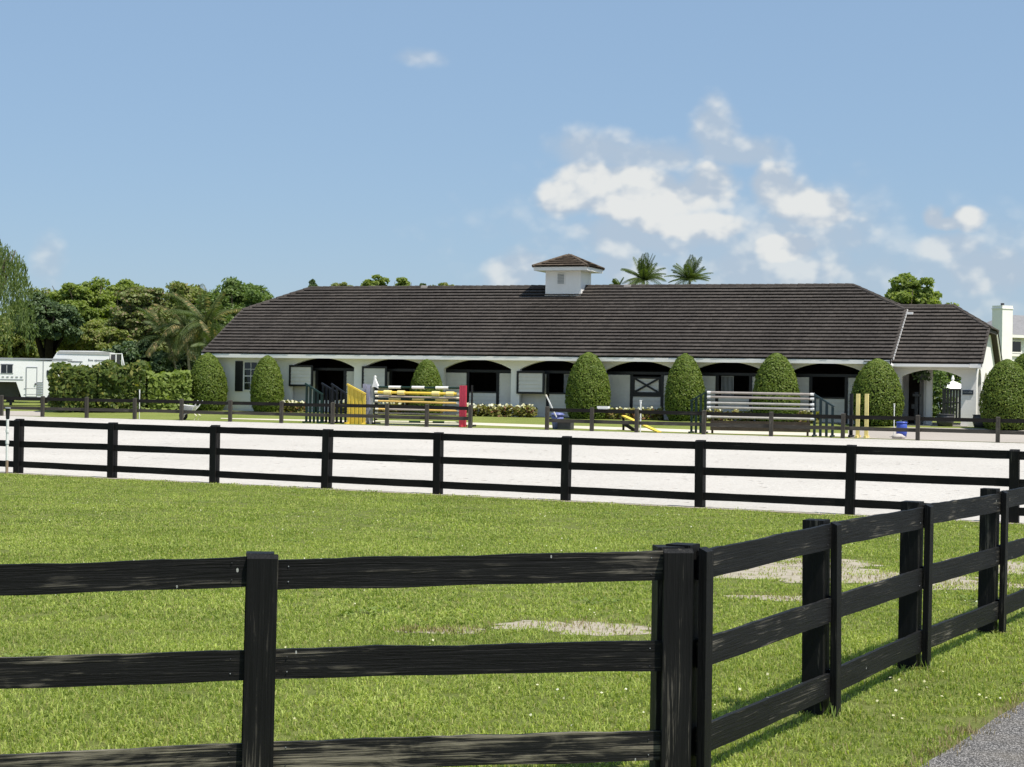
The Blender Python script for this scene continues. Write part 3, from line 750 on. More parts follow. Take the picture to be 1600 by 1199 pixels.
BP = [M['black_paint'], M['black_paint_mid'], M['black_paint_worn']]
RL = (1.295, .805, .30)
fence('board_fence', 'black three-board paddock fence crossing the foreground grass', [K3, K2, K1, K0], RL, 1.315, .15, .163, .03, .165, BP, [-.16, -.1, -.037, 0], ns=40, jit_=.004, nails=True)
G0 = Vector((1.066, 10.02, 0)); gp = [gnd(1296, 1118), gnd(1439, 1045), gnd(1559, 990)]
gp.append(gp[2]+(gp[2]-gp[0])/2); gp.append(gp[3]+(gp[2]-gp[0])/2)
fence('board_fence', 'black three-board fence running away along the paved path on the right', [G0]+gp, RL, 1.315, .15, .163, .03, .105, [M['black_paint']]*3, batt=.05, nails=True, ns=40, jit_=.003)
fence('board_fence', 'black three-board fence between the grass paddock and the white sand arena', mid_pts, (1.28, .79, .29), 1.30, .15, .15, .03, .17,
      [M['black_paint_far']]*3, ns=8)
GW = [M['dark_wood'], M['grey_wood']]
fence('board_fence', 'low weathered two-board fence on the far side of the arena, left of the gap', far_l, (.93, .48), 1.0, .14, .15, .035, .15, GW, postmat=M['grey_wood'], ns=4, batt=.13, behind=False)
fence('board_fence', 'low weathered two-board fence on the far side of the arena, right of the gap', far_r, (.93, .48), 1.0, .14, .15, .035, .15, GW, postmat=M['grey_wood'], ns=4, batt=.13, behind=False)

# ---------------------------------------------------------------- vegetation
def leaf_quads(P, Nn, L, Wd, droop=None):
    """diamond leaves at points P with normals Nn (numpy), sizes L, Wd"""
    n = len(P)
    Nn = Nn/np.maximum(1e-6, np.linalg.norm(Nn, axis=1, keepdims=True))
    T = rng.normal(size=(n, 3)) if droop is None else droop + rng.normal(size=(n, 3))*.25
    T -= Nn*np.sum(T*Nn, axis=1, keepdims=True); T /= np.maximum(1e-6, np.linalg.norm(T, axis=1, keepdims=True))
    B = np.cross(Nn, T)
    L = np.asarray(L).reshape(-1, 1); Wd = np.asarray(Wd).reshape(-1, 1)
    V = np.empty((n, 4, 3)); V[:, 0] = P-T*L/2; V[:, 1] = P+B*Wd/2+T*L*.06; V[:, 2] = P+T*L/2; V[:, 3] = P-B*Wd/2+T*L*.06
    return V.reshape(-1, 3), np.arange(4*n).reshape(-1, 4)
def crown_points(c, rx, ry, rz, K, per, cr=(.16, .28), bottom=-.55, seed=0, layered=False):
    r = np.random.default_rng(seed); Ps, Ns = [], []
    off = r.random(3)*50
    for k in range(K):
        while True:
            d = r.normal(size=3); d /= np.linalg.norm(d)
            if d[2] > bottom: break
        lump = 1 + .30*noise.noise(Vector((d*1.7+off).tolist())) + .12*noise.noise(Vector((d*4+off).tolist()))
        f = r.uniform(.62, .98)*lump if r.random() < .85 else r.uniform(.2, .6)
        cc = c + d*np.array([rx, ry, rz])*f
        rad_ = r.uniform(*cr)*(rx+rz)/2
        q = r.normal(size=(per, 3)); q /= np.linalg.norm(q, axis=1, keepdims=True)
        q[:, 2] = np.where(r.random(per) < .7, np.abs(q[:, 2]), q[:, 2])
        sh = r.uniform(.55, 1.08, size=(per, 1))
        sc = np.array([1.15, 1.15, .55 if layered else .82])
        Ps.append(cc + q*sh*rad_*sc)
        Ns.append(q*.6 + np.array([0, 0, .45]) + r.normal(size=(per, 3))*.55)
    return np.concatenate(Ps), np.concatenate(Ns)
def limbs(base, c, rx, rz, r0, seed, n=7, fork=.45):
    r = random.Random(seed); base, c = Vector(base), Vector(c); gs = []
    f = base.lerp(c, fork); f.x += r.uniform(-.2, .2)
    gs.append(tube([base-Vector((0, 0, .2)), base+Vector((0, 0, .25)), base.lerp(f, .5)+Vector((r.uniform(-.1, .1), 0, 0)), f], [r0*1.45, r0*1.1, r0*.95, r0*.8], 9))
    for k in range(n):
        t = 2*math.pi*k/n + r.uniform(-.4, .4); e = c + Vector((math.cos(t)*rx*.7, math.sin(t)*rx*.7, r.uniform(-.1, .75)*rz))
        m_ = f.lerp(e, .5) + Vector((r.uniform(-.3, .3), r.uniform(-.3, .3), r.uniform(.1, .5)))
        gs.append(tube([f-Vector((0, 0, .1)), m_, e], [r0*.6, r0*.36, r0*.1], 6))
    return join(*gs)
def tree(px, ytop, wpx, D, mat, label, name='broadleaf_tree', K=80, per=110, leaf=.24, trunk_r=.2, hfac=.36, bark='bark', bottom=-.55, layered=False, group=None, seed=None, cr=(.16, .28), cbot=None):
    per = int(per*1.6); leaf *= .78
    top = at_depth(px, ytop, D); g = terr(top.x, top.y); h = top.z-g
    rx = wpx/2*D/FPX; rz = min(h*hfac, (top.z-g)/2)
    if cbot is not None: rz = (top.z-at_depth(px, cbot, D).z)/2
    c = np.array([top.x, top.y, top.z-rz*1.0]); seed = seed or int(px*7+ytop)
    T = thing(name, label, 'tree', (top.x, top.y, g), group=group)
    mk('trunk', limbs((top.x, top.y, g), c.tolist(), rx, rz, trunk_r, seed), M[bark], T, smooth=True)
    P, Nn = crown_points(c, rx*.92, rx*.85, rz*.92, K, per, cr, bottom, seed, layered)
    s = rng.uniform(.6, 1.25, size=len(P))*leaf
    o = mk('crown', leaf_quads(P, Nn, s*1.5, s*.85), M[mat], T); o['kind'] = 'stuff'
    return T
tree(78, 466, 96, 109, 'leaf_dark', 'dark-leaved tree with thick black trunk behind the white gooseneck trailer', K=110, per=150, leaf=.22, trunk_r=.42, bark='dark_bark', cbot=556)
tree(128, 429, 128, 121, 'leaf_yellowgreen', 'tall yellow-green tree rising behind the dark-trunked tree', K=150, per=120, cbot=560, cr=(.13, .24))
tree(196, 436, 76, 125, 'leaf_yellowgreen', 'narrow yellow-green tree between the tall one and the layered brownish tree', K=100, per=120, cbot=560)
tree(222, 440, 118, 115, 'leaf_brownish', 'layered olive-brown tree behind the hedge', K=200, per=100, cbot=590, layered=True, cr=(.12, .22), leaf=.2)
tree(300, 432, 120, 121, 'leaf_olive', 'olive-green tree top behind the leaning palms', K=150, per=120, cbot=585)
tree(376, 427, 136, 116, 'leaf_green', 'rounded deep-green tree against the left end of the barn roof', K=210, per=120, cbot=600, leaf=.2, cr=(.13, .22))
tree(150, 505, 110, 112, 'leaf_olive', 'small bushy tree with crooked bare stems above the trailer roof', K=100, per=110, cbot=582, leaf=.2, trunk_r=.12)
tree(18, 492, 90, 112, 'leaf_olive', 'shaded bushy tree behind the nose of the gooseneck trailer', K=100, per=120, cbot=610, leaf=.2)
tree(60, 452, 130, 132, 'leaf_olive', 'olive tree filling the gap behind the dark-trunked tree', K=110, per=100, cbot=610)
tree(165, 448, 120, 134, 'leaf_green', 'green tree filling the gap behind the two yellow-green trees', K=110, per=100, cbot=610)
tree(255, 450, 120, 134, 'leaf_olive', 'olive tree far behind the layered brownish tree', K=110, per=100, cbot=615)
tree(330, 446, 110, 132, 'leaf_green', 'green tree far behind the palms', K=110, per=100, cbot=615)
tree(-60, 440, 120, 118, 'leaf_olive', 'olive tree beyond the left edge behind the weeping tree', K=60, per=100, cbot=600)
tree(215, 535, 120, 108, 'leaf_dark', 'dark shrubby undergrowth tree low behind the hedge', K=110, per=100, cbot=615, leaf=.22)
tree(300, 545, 90, 110, 'leaf_dark', 'dark low undergrowth tree beneath the palms', K=100, per=100, cbot=620, leaf=.22)
tree(1425, 426, 98, 118, 'leaf_yellowgreen', 'large bright-green tree behind the right end of the barn roof', K=80, per=110, cbot=540, leaf=.26, cr=(.15, .25))
tree(1476, 458, 76, 119, 'leaf_yellowgreen', 'lower bright-green tree beside the large one above the porch roof', K=55, per=100, cbot=560, leaf=.24)
tree(586, 430, 52, 165, 'leaf_yellowgreen', 'small round yellow-green tree top over the barn ridge', K=40, per=90, cbot=490, leaf=.3)
tree(630, 434, 40, 165, 'leaf_yellowgreen', 'smaller green tree top right of the round one over the ridge', K=30, per=80, cbot=480, leaf=.28)
tree(535, 441, 60, 180, 'leaf_olive', 'faint low tree top just above the ridge near the left hip', K=30, per=70, cbot=480, leaf=.3)
tree(690, 443, 70, 185, 'leaf_olive', 'faint distant tree top barely clearing the ridge left of the cupola', K=30, per=70, cbot=480, leaf=.3)
tree(489, 434, 13, 150, 'leaf_dark', 'thin dark conifer tip poking above the left ridge end', K=30, per=60, cbot=470, leaf=.22)
tree(660, 439, 14, 170, 'leaf_dark', 'thin dark tree tip poking above the ridge between pale tree tops', K=16, per=50, cbot=470, leaf=.22)
tree(1478, 548, 80, 106, 'leaf_green', 'green garden tree seen through the open porch', K=55, per=90, cbot=680, leaf=.2)
tree(1470, 575, 42, 101.5, 'leaf_green', 'small leafy garden plant left of the gate beyond the porch', K=30, per=80, cbot=690, leaf=.16, trunk_r=.05)
tree(1640, 488, 60, 116, 'leaf_brownish', 'reddish-brown tree in front of the grey-roofed house', K=30, per=80, cbot=540, leaf=.2)
tree(1690, 460, 110, 134, 'leaf_green', 'green tree beyond the right edge beside the house', K=60, per=90, cbot=600)

def weeping(px, ytop, wpx, D, label):
    top = at_depth(px, ytop, D); g = terr(top.x, top.y); rx = wpx/2*D/FPX
    T = thing('weeping_tree', label, 'tree', (top.x, top.y, g))
    c = Vector((top.x, top.y, top.z-2.2))
    mk('trunk', limbs((top.x, top.y, g), c, rx, 1.9, .28, 5, 8), M['bark'], T, smooth=True)
    Ps, Ns, Ds = [], [], []
    r = np.random.default_rng(5)
    for k in range(300):
        a = r.uniform(0, 2*math.pi); f = math.sqrt(r.uniform(.02, 1)); x, y = math.cos(a)*f*rx, math.sin(a)*f*rx
        z = top.z - 2.6*f**3.2 - r.uniform(0, .5) + .7*noise.noise((x*.8, y*.8, 3))
        L = r.uniform(1.4, 3.6)*(0.6+.75*f); n = int(L/.075)
        tt = np.linspace(0, 1, n); sway = r.normal(size=2)*.25
        p = np.stack([top.x+x*(1+.12*tt)+sway[0]*tt**2, top.y+y*(1+.12*tt)+sway[1]*tt**2, z-L*tt**1.1], 1) + r.normal(size=(n, 3))*.07
        Ps.append(p); Ns.append(r.normal(size=(n, 3))*np.array([1, 1, .3])); Ds.append(np.tile([0, 0, -1.0], (n, 1)))
    P, Nn, Dd = np.concatenate(Ps), np.concatenate(Ns), np.concatenate(Ds)
    s = rng.uniform(.6, 1.2, size=len(P))
    o = mk('crown', leaf_quads(P, Nn, s*.30, s*.075, Dd), M['leaf_willow'], T); o['kind'] = 'stuff'
weeping(-36, 366, 166, 104, 'tall weeping tree with hanging green strands at the left edge')

def palm(px, yc, D, label, fl=2.6, nf=16, mat='leaf_palm', trunk_r=.11, lean=(.3, 0), droop=1.0, drymat=None, spread=1.0, seed=1, group=None, leaflet=.55, up=1.0, lo=-.25):
    r = random.Random(seed); hd = at_depth(px, yc, D); base = Vector((hd.x-lean[0], hd.y-lean[1], 0)); base.z = terr(base.x, base.y)
    T = thing('palm_tree', label, 'palm tree', base, group=group)
    pts = [base-Vector((0, 0, .2))] + [base.lerp(hd, t) + Vector((lean[0]*(t*t-t)*.5, 0, 0)) for t in (.25, .5, .75, 1)]
    mk('trunk', tube(pts, [trunk_r*1.5, trunk_r*1.15, trunk_r, trunk_r*.95, trunk_r*.9], 9), M['palm_bark'], T, smooth=True)
    for k in range(nf):
        az = 2*math.pi*k/nf*1.0 + r.uniform(-.3, .3); el = r.uniform(lo, 1.4)*up; Lf = fl*r.uniform(.8, 1.1)
        d = Vector((math.cos(az)*math.cos(el), math.sin(az)*math.cos(el), math.sin(el))); p = Vector(hd); pts = [p.copy()]; n = 14
        for i in range(n):
            d = (d + Vector((0, 0, -.085*droop*(1.2-el*.35)))).normalized(); p = p + d*Lf/n; pts.append(p.copy())
        V, Fc = tube(pts, [.03*(1-i/(n+1))+.006 for i in range(n+1)], 4); V = list(V); Fc = list(Fc)
        for i in range(1, n+1):
            for sub in (0, .5):
                q = pts[i-1].lerp(pts[i], sub); t = (i-1+sub)/n
                dd = (pts[i]-pts[i-1]).normalized(); side = dd.cross(Vector((0, 0, 1)))
                side = side.normalized() if side.length > .05 else Vector((1, 0, 0))
                ll = leaflet*math.sin(math.pi*min(1, .12+t*.86))**.6*r.uniform(.85, 1.1)
                for sg in (-1, 1):
                    tip = q + side*sg*ll*.8*spread + dd*ll*.45 + Vector((0, 0, -ll*.42*droop)); w = dd*.035
                    m_ = q.lerp(tip, .5)+Vector((0, 0, ll*.08)); m0 = len(V)
                    V += [tuple(q), tuple(m_-w), tuple(tip), tuple(m_+w)]; Fc.append((m0, m0+1, m0+2, m0+3))
        o = mk('frond', (V, Fc), M[drymat] if (drymat and k % 3) else M[mat], T)
palm(1006, 438, 150, 'coconut palm crown above the ridge, the left of the two right of the cupola', 2.2, 34, seed=3, droop=.9, leaflet=.6, lo=.0)
palm(1078, 438, 152, 'coconut palm crown above the ridge, the more upright right one of the pair', 2.2, 30, seed=8, droop=.7, leaflet=.6, lo=.15)
palm(966, 449, 160, 'faint small palm crown just left of the palm pair over the ridge', 1.0, 12, seed=4, droop=1.1, leaflet=.4)
palm(262, 528, 108, 'slender palm with pale stem and drooping yellowed fronds left of the palm group', 2.7, 18, 'leaf_palm_dry', .075, (-.9, .2), 1.35, 'leaf_palm', seed=11)
palm(290, 512, 107, 'slender palm with arching fronds in the middle of the palm group', 2.7, 18, 'leaf_palm_dry', .075, (-.4, .1), 1.25, 'leaf_palm', seed=12)
palm(322, 508, 106, 'slender palm with tall bright fronds nearest the barn roof corner', 2.9, 20, 'leaf_palm_dry', .075, (.2, .1), 1.15, 'leaf_palm', seed=13)
palm(338, 545, 104, 'short palm half hidden behind the left roof corner', 1.9, 15, 'leaf_palm_dry', .07, (.1, .1), 1.3, 'leaf_palm', seed=14)

def topiary_mesh(seed):
    r = np.random.default_rng(seed); prof = [(0, .74), (.08, .86), (.2, .96), (.34, 1.0), (.5, .95), (.65, .85), (.78, .69), (.88, .51), (.95, .33), (1.0, .06)]
    zs = np.array([p[0] for p in prof]); rs = np.array([p[1] for p in prof])
    n = 13000; z = r.uniform(0, 1, n)**.92; rr = np.interp(z, zs, rs); a = r.uniform(0, 2*math.pi, n)
    top = r.random(n) < .12; z = np.where(top, r.uniform(.88, 1, n), z); rr = np.interp(z, zs, rs)
    lump = np.array([1 + .05*noise.noise((math.cos(q)*1.6+seed, math.sin(q)*1.6, zz*3+seed)) + .03*noise.noise((math.cos(q)*7, math.sin(q)*7, zz*12+seed)) for q, zz in zip(a, z)])
    rr = rr*lump + r.normal(size=n)*.014 + (r.random(n) < .02)*.05
    slope = np.interp(z, zs, np.gradient(rs, zs))
    Nn = np.stack([np.cos(a), np.sin(a), -slope*.3+.15], 1) + r.normal(size=(n, 3))*.5
    P = np.stack([np.cos(a)*rr, np.sin(a)*rr, z*3.0], 1)
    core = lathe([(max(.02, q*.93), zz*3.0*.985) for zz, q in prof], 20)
    return P, Nn, core
TOP = []
def topiaries():
    data = [topiary_mesh(s) for s in range(1, 10)]
    lst = [(323.5, 62, 552, 642, 'clipped dome shrub at the barn\'s left corner beside the hedge', .0), (417, 52, 556, 646, 'clipped dome shrub partly covering the office window', 0),
           (666, 52, 562, 648, 'clipped dome shrub behind the coloured jump poles and red standard', 0), (918.5, 70, 551, 662, 'clipped dome shrub between the framed stall door and the crossed door', 0),
           (1069.5, 62, 553, 666, 'clipped dome shrub right of the crossed stall door beside green jump slats', 0), (1212, 74, 552, 668, 'clipped dome shrub behind the rack of pale jump poles', 0),
           (1370, 82, 561, 674, 'clipped dome shrub left of the porch behind two yellow posts', 0), (1573, 82, 562, 676, 'big clipped dome shrub in front of the porch end wall', 0),
           (1612, 100, 548, 672, 'tallest clipped dome shrub at the right edge behind its neighbour', 0)]
    for i, (px, wpx, yt, yb, lab, _) in enumerate(lst):
        # all stand in the planting strip about a metre in front of the wall
        if px < 1380: p = on_plane(px, 640, bw(0, -.55, 0), bv)
        else: p = on_plane(px, 640, bw(0, -1.1 if px < 1600 else .9, 0), bv)
        g = terr(p.x, p.y); D = p.y; top = at_depth(px, yt, D); h = top.z-g; rx = wpx/2*D/FPX
        T = thing('topiary_shrub', lab, 'shrub', (p.x, p.y, g), group='clipped dome shrubs along the barn')
        P, Nn, core = data[i % 9]
        ang = i*1.3; Rm = np.array([[math.cos(ang), -math.sin(ang), 0], [math.sin(ang), math.cos(ang), 0], [0, 0, 1]])
        S = np.array([rx*.985, rx*.985, h/3.0])
        P2 = (P@Rm.T)*S + np.array([p.x, p.y, g]); N2 = Nn@Rm.T
        s = rng.uniform(.6, 1.2, size=len(P2))*.068
        o = mk('foliage', leaf_quads(P2, N2, s*1.7, s*.8), M['leaf_topiary'], T); o['kind'] = 'stuff'
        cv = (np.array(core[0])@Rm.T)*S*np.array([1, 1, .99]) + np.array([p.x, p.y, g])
        mk('dark_core', (cv.tolist(), core[1]), M['shrub_core'], T, smooth=True)  # added solid core; the shrub's inner shade is put into its dark colour
topiaries()

def hedge(name, label, pts, h, w, mat, n, leaf, rag=.25, core=True, coreh=.8):
    T = thing(name, label, 'hedge', pts[0])
    seg = [(pts[i], pts[i+1]) for i in range(len(pts)-1)]; tot = sum((b-a).length for a, b in seg)
    Ps, Ns = [], []
    for a, b in seg:
        k = int(n*(b-a).length/tot); d = (b-a).normalized(); nn = Vector((d.y, -d.x, 0))
        t = rng.uniform(0, 1, k); face = rng.random(k)
        yy = np.where(face < .52, w/2, np.where(face < .84, rng.uniform(-w/2, w/2, k), -w/2)) + rng.normal(size=k)*.10
        zz = np.where(face < .52, rng.uniform(.06, 1, k), np.where(face < .84, 1.0, rng.uniform(.1, 1, k)))
        for i in range(k):
            q = a + (b-a)*t[i]
            hh = h*(1 + rag*noise.noise((q.x*1.1, q.y*1.1, 0)) + rag*.5*noise.noise((q.x*3.7, q.y*3.7, 5))) if not callable(h) else h(q)
            bulge = 1 + .25*noise.noise((q.x*1.3, zz[i]*3, 7)) + .12*noise.noise((q.x*4, zz[i]*6, 3))
            y = yy[i]*bulge*(1.0 if zz[i] < .85 else .85)
            Ps.append((q.x+nn.x*y, q.y+nn.y*y, terr(q.x, q.y)+zz[i]*hh + rng.normal()*.06))
            Ns.append((nn.x*np.sign(yy[i]), nn.y*np.sign(yy[i]), .5 if zz[i] < .99 else 1.2))
    P, Nn = np.array(Ps), np.array(Ns) + rng.normal(size=(len(Ps), 3))*.6
    s = rng.uniform(.6, 1.3, size=len(P))*leaf
    o = mk('foliage', leaf_quads(P, Nn, s*1.6, s*.85), M[mat], T); o['kind'] = 'stuff'
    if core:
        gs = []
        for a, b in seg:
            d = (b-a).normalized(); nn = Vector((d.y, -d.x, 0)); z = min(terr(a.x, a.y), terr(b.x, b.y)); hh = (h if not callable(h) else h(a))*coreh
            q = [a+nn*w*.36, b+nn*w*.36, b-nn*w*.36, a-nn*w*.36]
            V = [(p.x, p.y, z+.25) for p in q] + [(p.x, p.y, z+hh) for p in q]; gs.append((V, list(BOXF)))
        mk('dark_core', join(*gs), M['shrub_core'], T)  # added filler blocks, coloured dark for the shaded inside of the hedge
    return T
h0, h1, h2 = gnd(88, 642.5), gnd(230, 642.5), gnd(292, 641.5)
hedge('leafy_hedge', 'tall dark leafy hedge in front of the white trailers', [h0, gnd(160, 643), h1], 2.15, 1.7, 'leaf_hedge', 8500, .17, .22)
hedge('leafy_hedge', 'lower bright lime-green hedge between the dark hedge and the first dome shrub', [gnd(226, 642.5), h2], 1.75, 1.3, 'leaf_lime', 3200, .17, .2)

def flower_bed(label, u0, u1, v=-.25, n=900, nf=110):
    c = bw((u0+u1)/2, v, 0); c.z = terr(c.x, c.y)
    T = thing('flower_bed', label, 'flower bed', c, group='flower beds along the barn wall')
    V = []
    P = np.empty((n, 3)); 
    for i in range(n):
        u = rng.uniform(u0, u1); q = bw(u, v+rng.normal()*.22, 0); hh = .50+.16*noise.noise((u*1.9, 2, 1))+.08*noise.noise((u*6, 2, 8))
        P[i] = (q.x, q.y, terr(q.x, q.y)+rng.uniform(.06, 1)*hh)
    s = rng.uniform(.6, 1.3, n)*.13
    o = mk('foliage', leaf_quads(P, rng.normal(size=(n, 3))*.7+np.array([0, -.4, .7]), s*1.5, s), M['leaf_flowerbed'], T); o['kind'] = 'stuff'
    P = np.empty((nf, 3))
    for i in range(nf):
        u = rng.uniform(u0, u1); q = bw(u, v+rng.normal()*.2, 0); hh = .54+.16*noise.noise((u*1.9, 2, 1))+.08*noise.noise((u*6, 2, 8))
        P[i] = (q.x, q.y, terr(q.x, q.y)+hh+rng.uniform(-.16, .06))
    s = rng.uniform(.7, 1.3, nf)*.11
    o = mk('blossoms', leaf_quads(P, rng.normal(size=(nf, 3))*.5+np.array([0, -.6, .8]), s*1.2, s*1.2), M['petal'], T); o['kind'] = 'stuff'
flower_bed('white-flowered bed under the half door left of the leaning stick', 14.3, 18.0, n=1300, nf=110)
flower_bed('white-flowered bed under the crossed stall door', 20.9, 24.2, n=1100, nf=60)
flower_bed('white-flowered bed behind the pale jump poles', 25.6, 31.4, n=1600, nf=80)
flower_bed('small yellow-white flowered bed left of the green jump wing', 4.1, 5.9, n=600, nf=70)
flower_bed('flowered bed behind the yellow jump wing', 7.4, 13.2, n=1300, nf=90)

# ---------------------------------------------------------------- trailers and house
def px_frame(px, D, rot=0.0):
    p = at_depth(px, 640, D); g = terr(p.x, p.y)
    return Matrix.Translation(Vector((p.x, p.y, g))) @ Matrix.Rotation(rot, 4, 'Z'), g
def gooseneck():
    D = 96.0; sc = D/FPX; X = lambda px: (px-800)*sc
    fr, g = px_frame(0, D, rad(7)); x0 = 0.0
    fx = lambda px: (px-0)*sc
    fz = lambda py: (at_depth(20, py, D).z - g)
    T = thing('horse_trailer', 'white gooseneck horse trailer with two dark windows and a side door', 'trailer', fr.translation, rad(7))
    prof = [(fx(-75), fz(597)), (fx(24), fz(597)), (fx(33), .42), (fx(100), .42), (fx(100), fz(564)), (fx(-70), fz(560)), (fx(-78), fz(572))]
    body = fixn(mk('body', prism(prof, 0, 2.3), M['white_metal'], T, fr))
    mk('roof_trim', box(fx(-72), fx(101), -.03, 2.33, fz(562)+.0, fz(562)+.09), M['grey_metal'], T, fr)
    mk('lower_trim', box(fx(34), fx(100), -.02, -.003, .43, .50), M['grey_metal'], T, fr)
    for a, b in ((1, 9), (10.2, 18.2)): 
        w_ = mk('window', box(fx(a), fx(b), -.03, -.003, fz(583), fz(570)), M['window_glass'], T, fr)
        mk('window_frame', join(box(fx(a)-.04, fx(b)+.04, -.02, -.004, fz(583)-.04, fz(583)-.002), box(fx(a)-.04, fx(b)+.04, -.02, -.004, fz(570)+.002, fz(570)+.04)), M['grey_metal'], w_, fr)
    w_ = mk('window', box(fx(70.5), fx(76), -.03, -.003, fz(587.5), fz(578)), M['window_glass'], T, fr)
    d = mk('door', box(fx(40), fx(55), -.02, -.003, fz(619), fz(574.5)), M['white_metal'], T, fr)
    a, b, c, e = fx(39), fx(56), fz(620), fz(573)
    mk('door_frame', join(box(a, a+.03, -.035, -.004, c, e), box(b-.03, b, -.035, -.004, c, e), box(a+.03, b-.03, -.034, -.004, e-.04, e)), M['grey_metal'], d, fr)
    mk('door_handle', box(fx(52.5), fx(54.6), -.07, -.021, fz(601), fz(598.5)), M['charcoal_plastic'], d, fr)
    for k in range(6):
        mk('vent_slat', box(fx(56.5), fx(64), -.03, -.003, fz(597+k*3.7)-.03, fz(597+k*3.7)+.02), M['grey_metal'], T, fr)
    for k in range(5):
        mk('vent', box(fx(2+k*7), fx(5.5+k*7), -.02, -.003, fz(590), fz(588.3)), M['grey_metal'], T, fr)
    mk('stripe', box(fx(-60), fx(35), -.015, -.003, fz(594), fz(592.6)), M['grey_metal'], T, fr)
    mk('corner_seam', box(fx(64.5), fx(65.6), -.02, -.003, .52, fz(563)), M['grey_metal'], T, fr)
    mk('luggage_door', join(box(fx(36), fx(58), -.02, -.003, .62, .65), box(fx(36), fx(58), -.02, -.003, .93, .96)), M['grey_metal'], T, fr)
    for xx in (82, 94):
        w = mk('wheel', tube([(fx(xx), -.06, .38), (fx(xx), .2, .38)], .38, 18), M['rubber'], T, fr)
        mk('rim', tube([(fx(xx), -.08, .38), (fx(xx), -.061, .38)], .2, 14), M['grey_metal'], w, fr)
    mk('shade_panel', box(fx(-40), fx(27), .35, 2.2, .42, fz(597)-.003), M['shade_grey'], T, fr)  # added dark panel; the shade under the nose is in its colour
    mk('gooseneck_leg', join(box(fx(10), fx(13.5), .9, 1.1, 0, fz(597)), box(fx(-60), fx(-56), 1.0, 1.2, .6, fz(597))), M['charcoal_plastic'], T, fr)
gooseneck()
def horse_van():
    D = 99.5; sc = D/FPX; fr, g = px_frame(80, D, rad(5)); fx = lambda px: (px-80)*sc; fz = lambda py: at_depth(120, py, D).z-g
    T = thing('horse_van', 'tall white horse van with sloped cab roof and rear rails above the hedge', 'van', fr.translation, rad(5))
    prof = [(fx(80), .5), (fx(168), .5), (fx(168), fz(549.5)), (fx(150), fz(548)), (fx(92), fz(548.5)), (fx(88), fz(550.5)), (fx(80), fz(563))]
    fixn(mk('body', prism(prof, 0, 2.4), M['white_metal'], T, fr))
    fixn(mk('roof_trim', prism([(fx(87.5), fz(553.5)), (fx(168.3), fz(554)), (fx(168.3), fz(549.3)), (fx(89.5), fz(549.5))], -.025, -.003), M['grey_paint'], T, fr))
    mk('side_panel_line', box(fx(104), fx(127), -.02, -.003, fz(565.7), fz(564.8)), M['charcoal_plastic'], T, fr)
    gs = []; x = 136.0; r = random.Random(4)
    for k in range(12):      # small grey lettering, too far away to read
        if k == 4: x += 1.6
        hgt = 3.6 if k in (0, 5) else 2.2; lo = 563.4 + x*.004 + (1.0 if k == 5 else 0)
        gs.append(box(fx(x), fx(x+1.35), -.018, -.003, fz(lo-.4), fz(lo-hgt+.2))); x += 1.95
    mk('lettering', join(*gs), M['letter_grey'], T, fr)
    z0, z1 = fz(580), fz(552)
    gs = [tube([(fx(a), .1, z0), (fx(a), .1, z1), (fx(b), .1, z1), (fx(c), .1, z0)], .035, 6) for a, b, c in ((169.5, 187, 193), (178, 187, 187.5))]
    mk('rail', join(*gs), M['white_metal'], T, fr)
    mk('rear_panel', box(fx(169), fx(177), .5, 2.2, .6, fz(553)), M['charcoal_plastic'], T, fr)
    for xx in (100, 150):
        w = mk('wheel', tube([(fx(xx), -.05, .45), (fx(xx), .25, .45)], .45, 18), M['rubber'], T, fr)
        mk('rim', tube([(fx(xx), -.07, .45), (fx(xx), -.051, .45)], .24, 14), M['grey_metal'], w, fr)
horse_van()
def house():
    D = 128.0; sc = D/FPX; fr, g = px_frame(1564, D, rad(30)); fz = lambda py: at_depth(1580, py, D).z-g
    T = thing('white_house', 'white house with square chimney and grey roof beyond the porch', 'house', fr.translation, rad(30))
    ch_ = mk('chimney', box(0, 1.02, 0, 1.0, 0, fz(477.5)), M['stucco'], T, fr)
    mk('chimney_cap', box(-.04, 1.06, -.04, 1.04, fz(483), fz(481.5)), M['white_trim'], ch_, fr)
    mk('flue', tube([(.4, .4, fz(477.5)), (.4, .4, fz(473.5))], .13, 10), M['charcoal_plastic'], ch_, fr)
    mk('wall', box(1.2, 12, 1.02, 5, 0, fz(523)), M['stucco'], T, fr)
    ze, zr = fz(522), fz(488); a, b = .9, 12.5
    fixn(mk('roof', ([(a, .55, ze), (b, .55, ze), (b, 5.5, ze), (a, 5.5, ze), (a+2.4, 3.0, zr), (b-2.4, 3.0, zr)], [(0, 1, 5, 4), (2, 3, 4, 5), (1, 2, 5), (3, 0, 4), (3, 2, 1, 0)]), M['slate_roof'], T, fr))
    mk('fascia', box(a, b, .49, .55, ze-.22, ze-.01), M['white_trim'], T, fr)
    mk('fascia', box(a-.06, a, .49, 5.5, ze-.22, ze-.01), M['white_trim'], T, fr)
    wn = mk('window', box(1.75, 2.85, .97, 1.017, fz(549), fz(532)), M['window_glass'], T, fr)
    u0, u1, zz0, zz1 = 1.66, 2.94, fz(551), fz(530.5)
    mk('window_frame', join(box(u0, u1, .92, 1.016, zz0, zz0+.09), box(u0, u1, .92, 1.016, zz1-.09, zz1), box(u0, u0+.09, .92, 1.016, zz0+.09, zz1-.09), box(u1-.09, u1, .92, 1.016, zz0+.09, zz1-.09)), M['white_trim'], wn, fr)
    mk('belt_course', box(1.05, 12.05, .9, 1.015, fz(556), fz(552)), M['white_trim'], T, fr)
house()

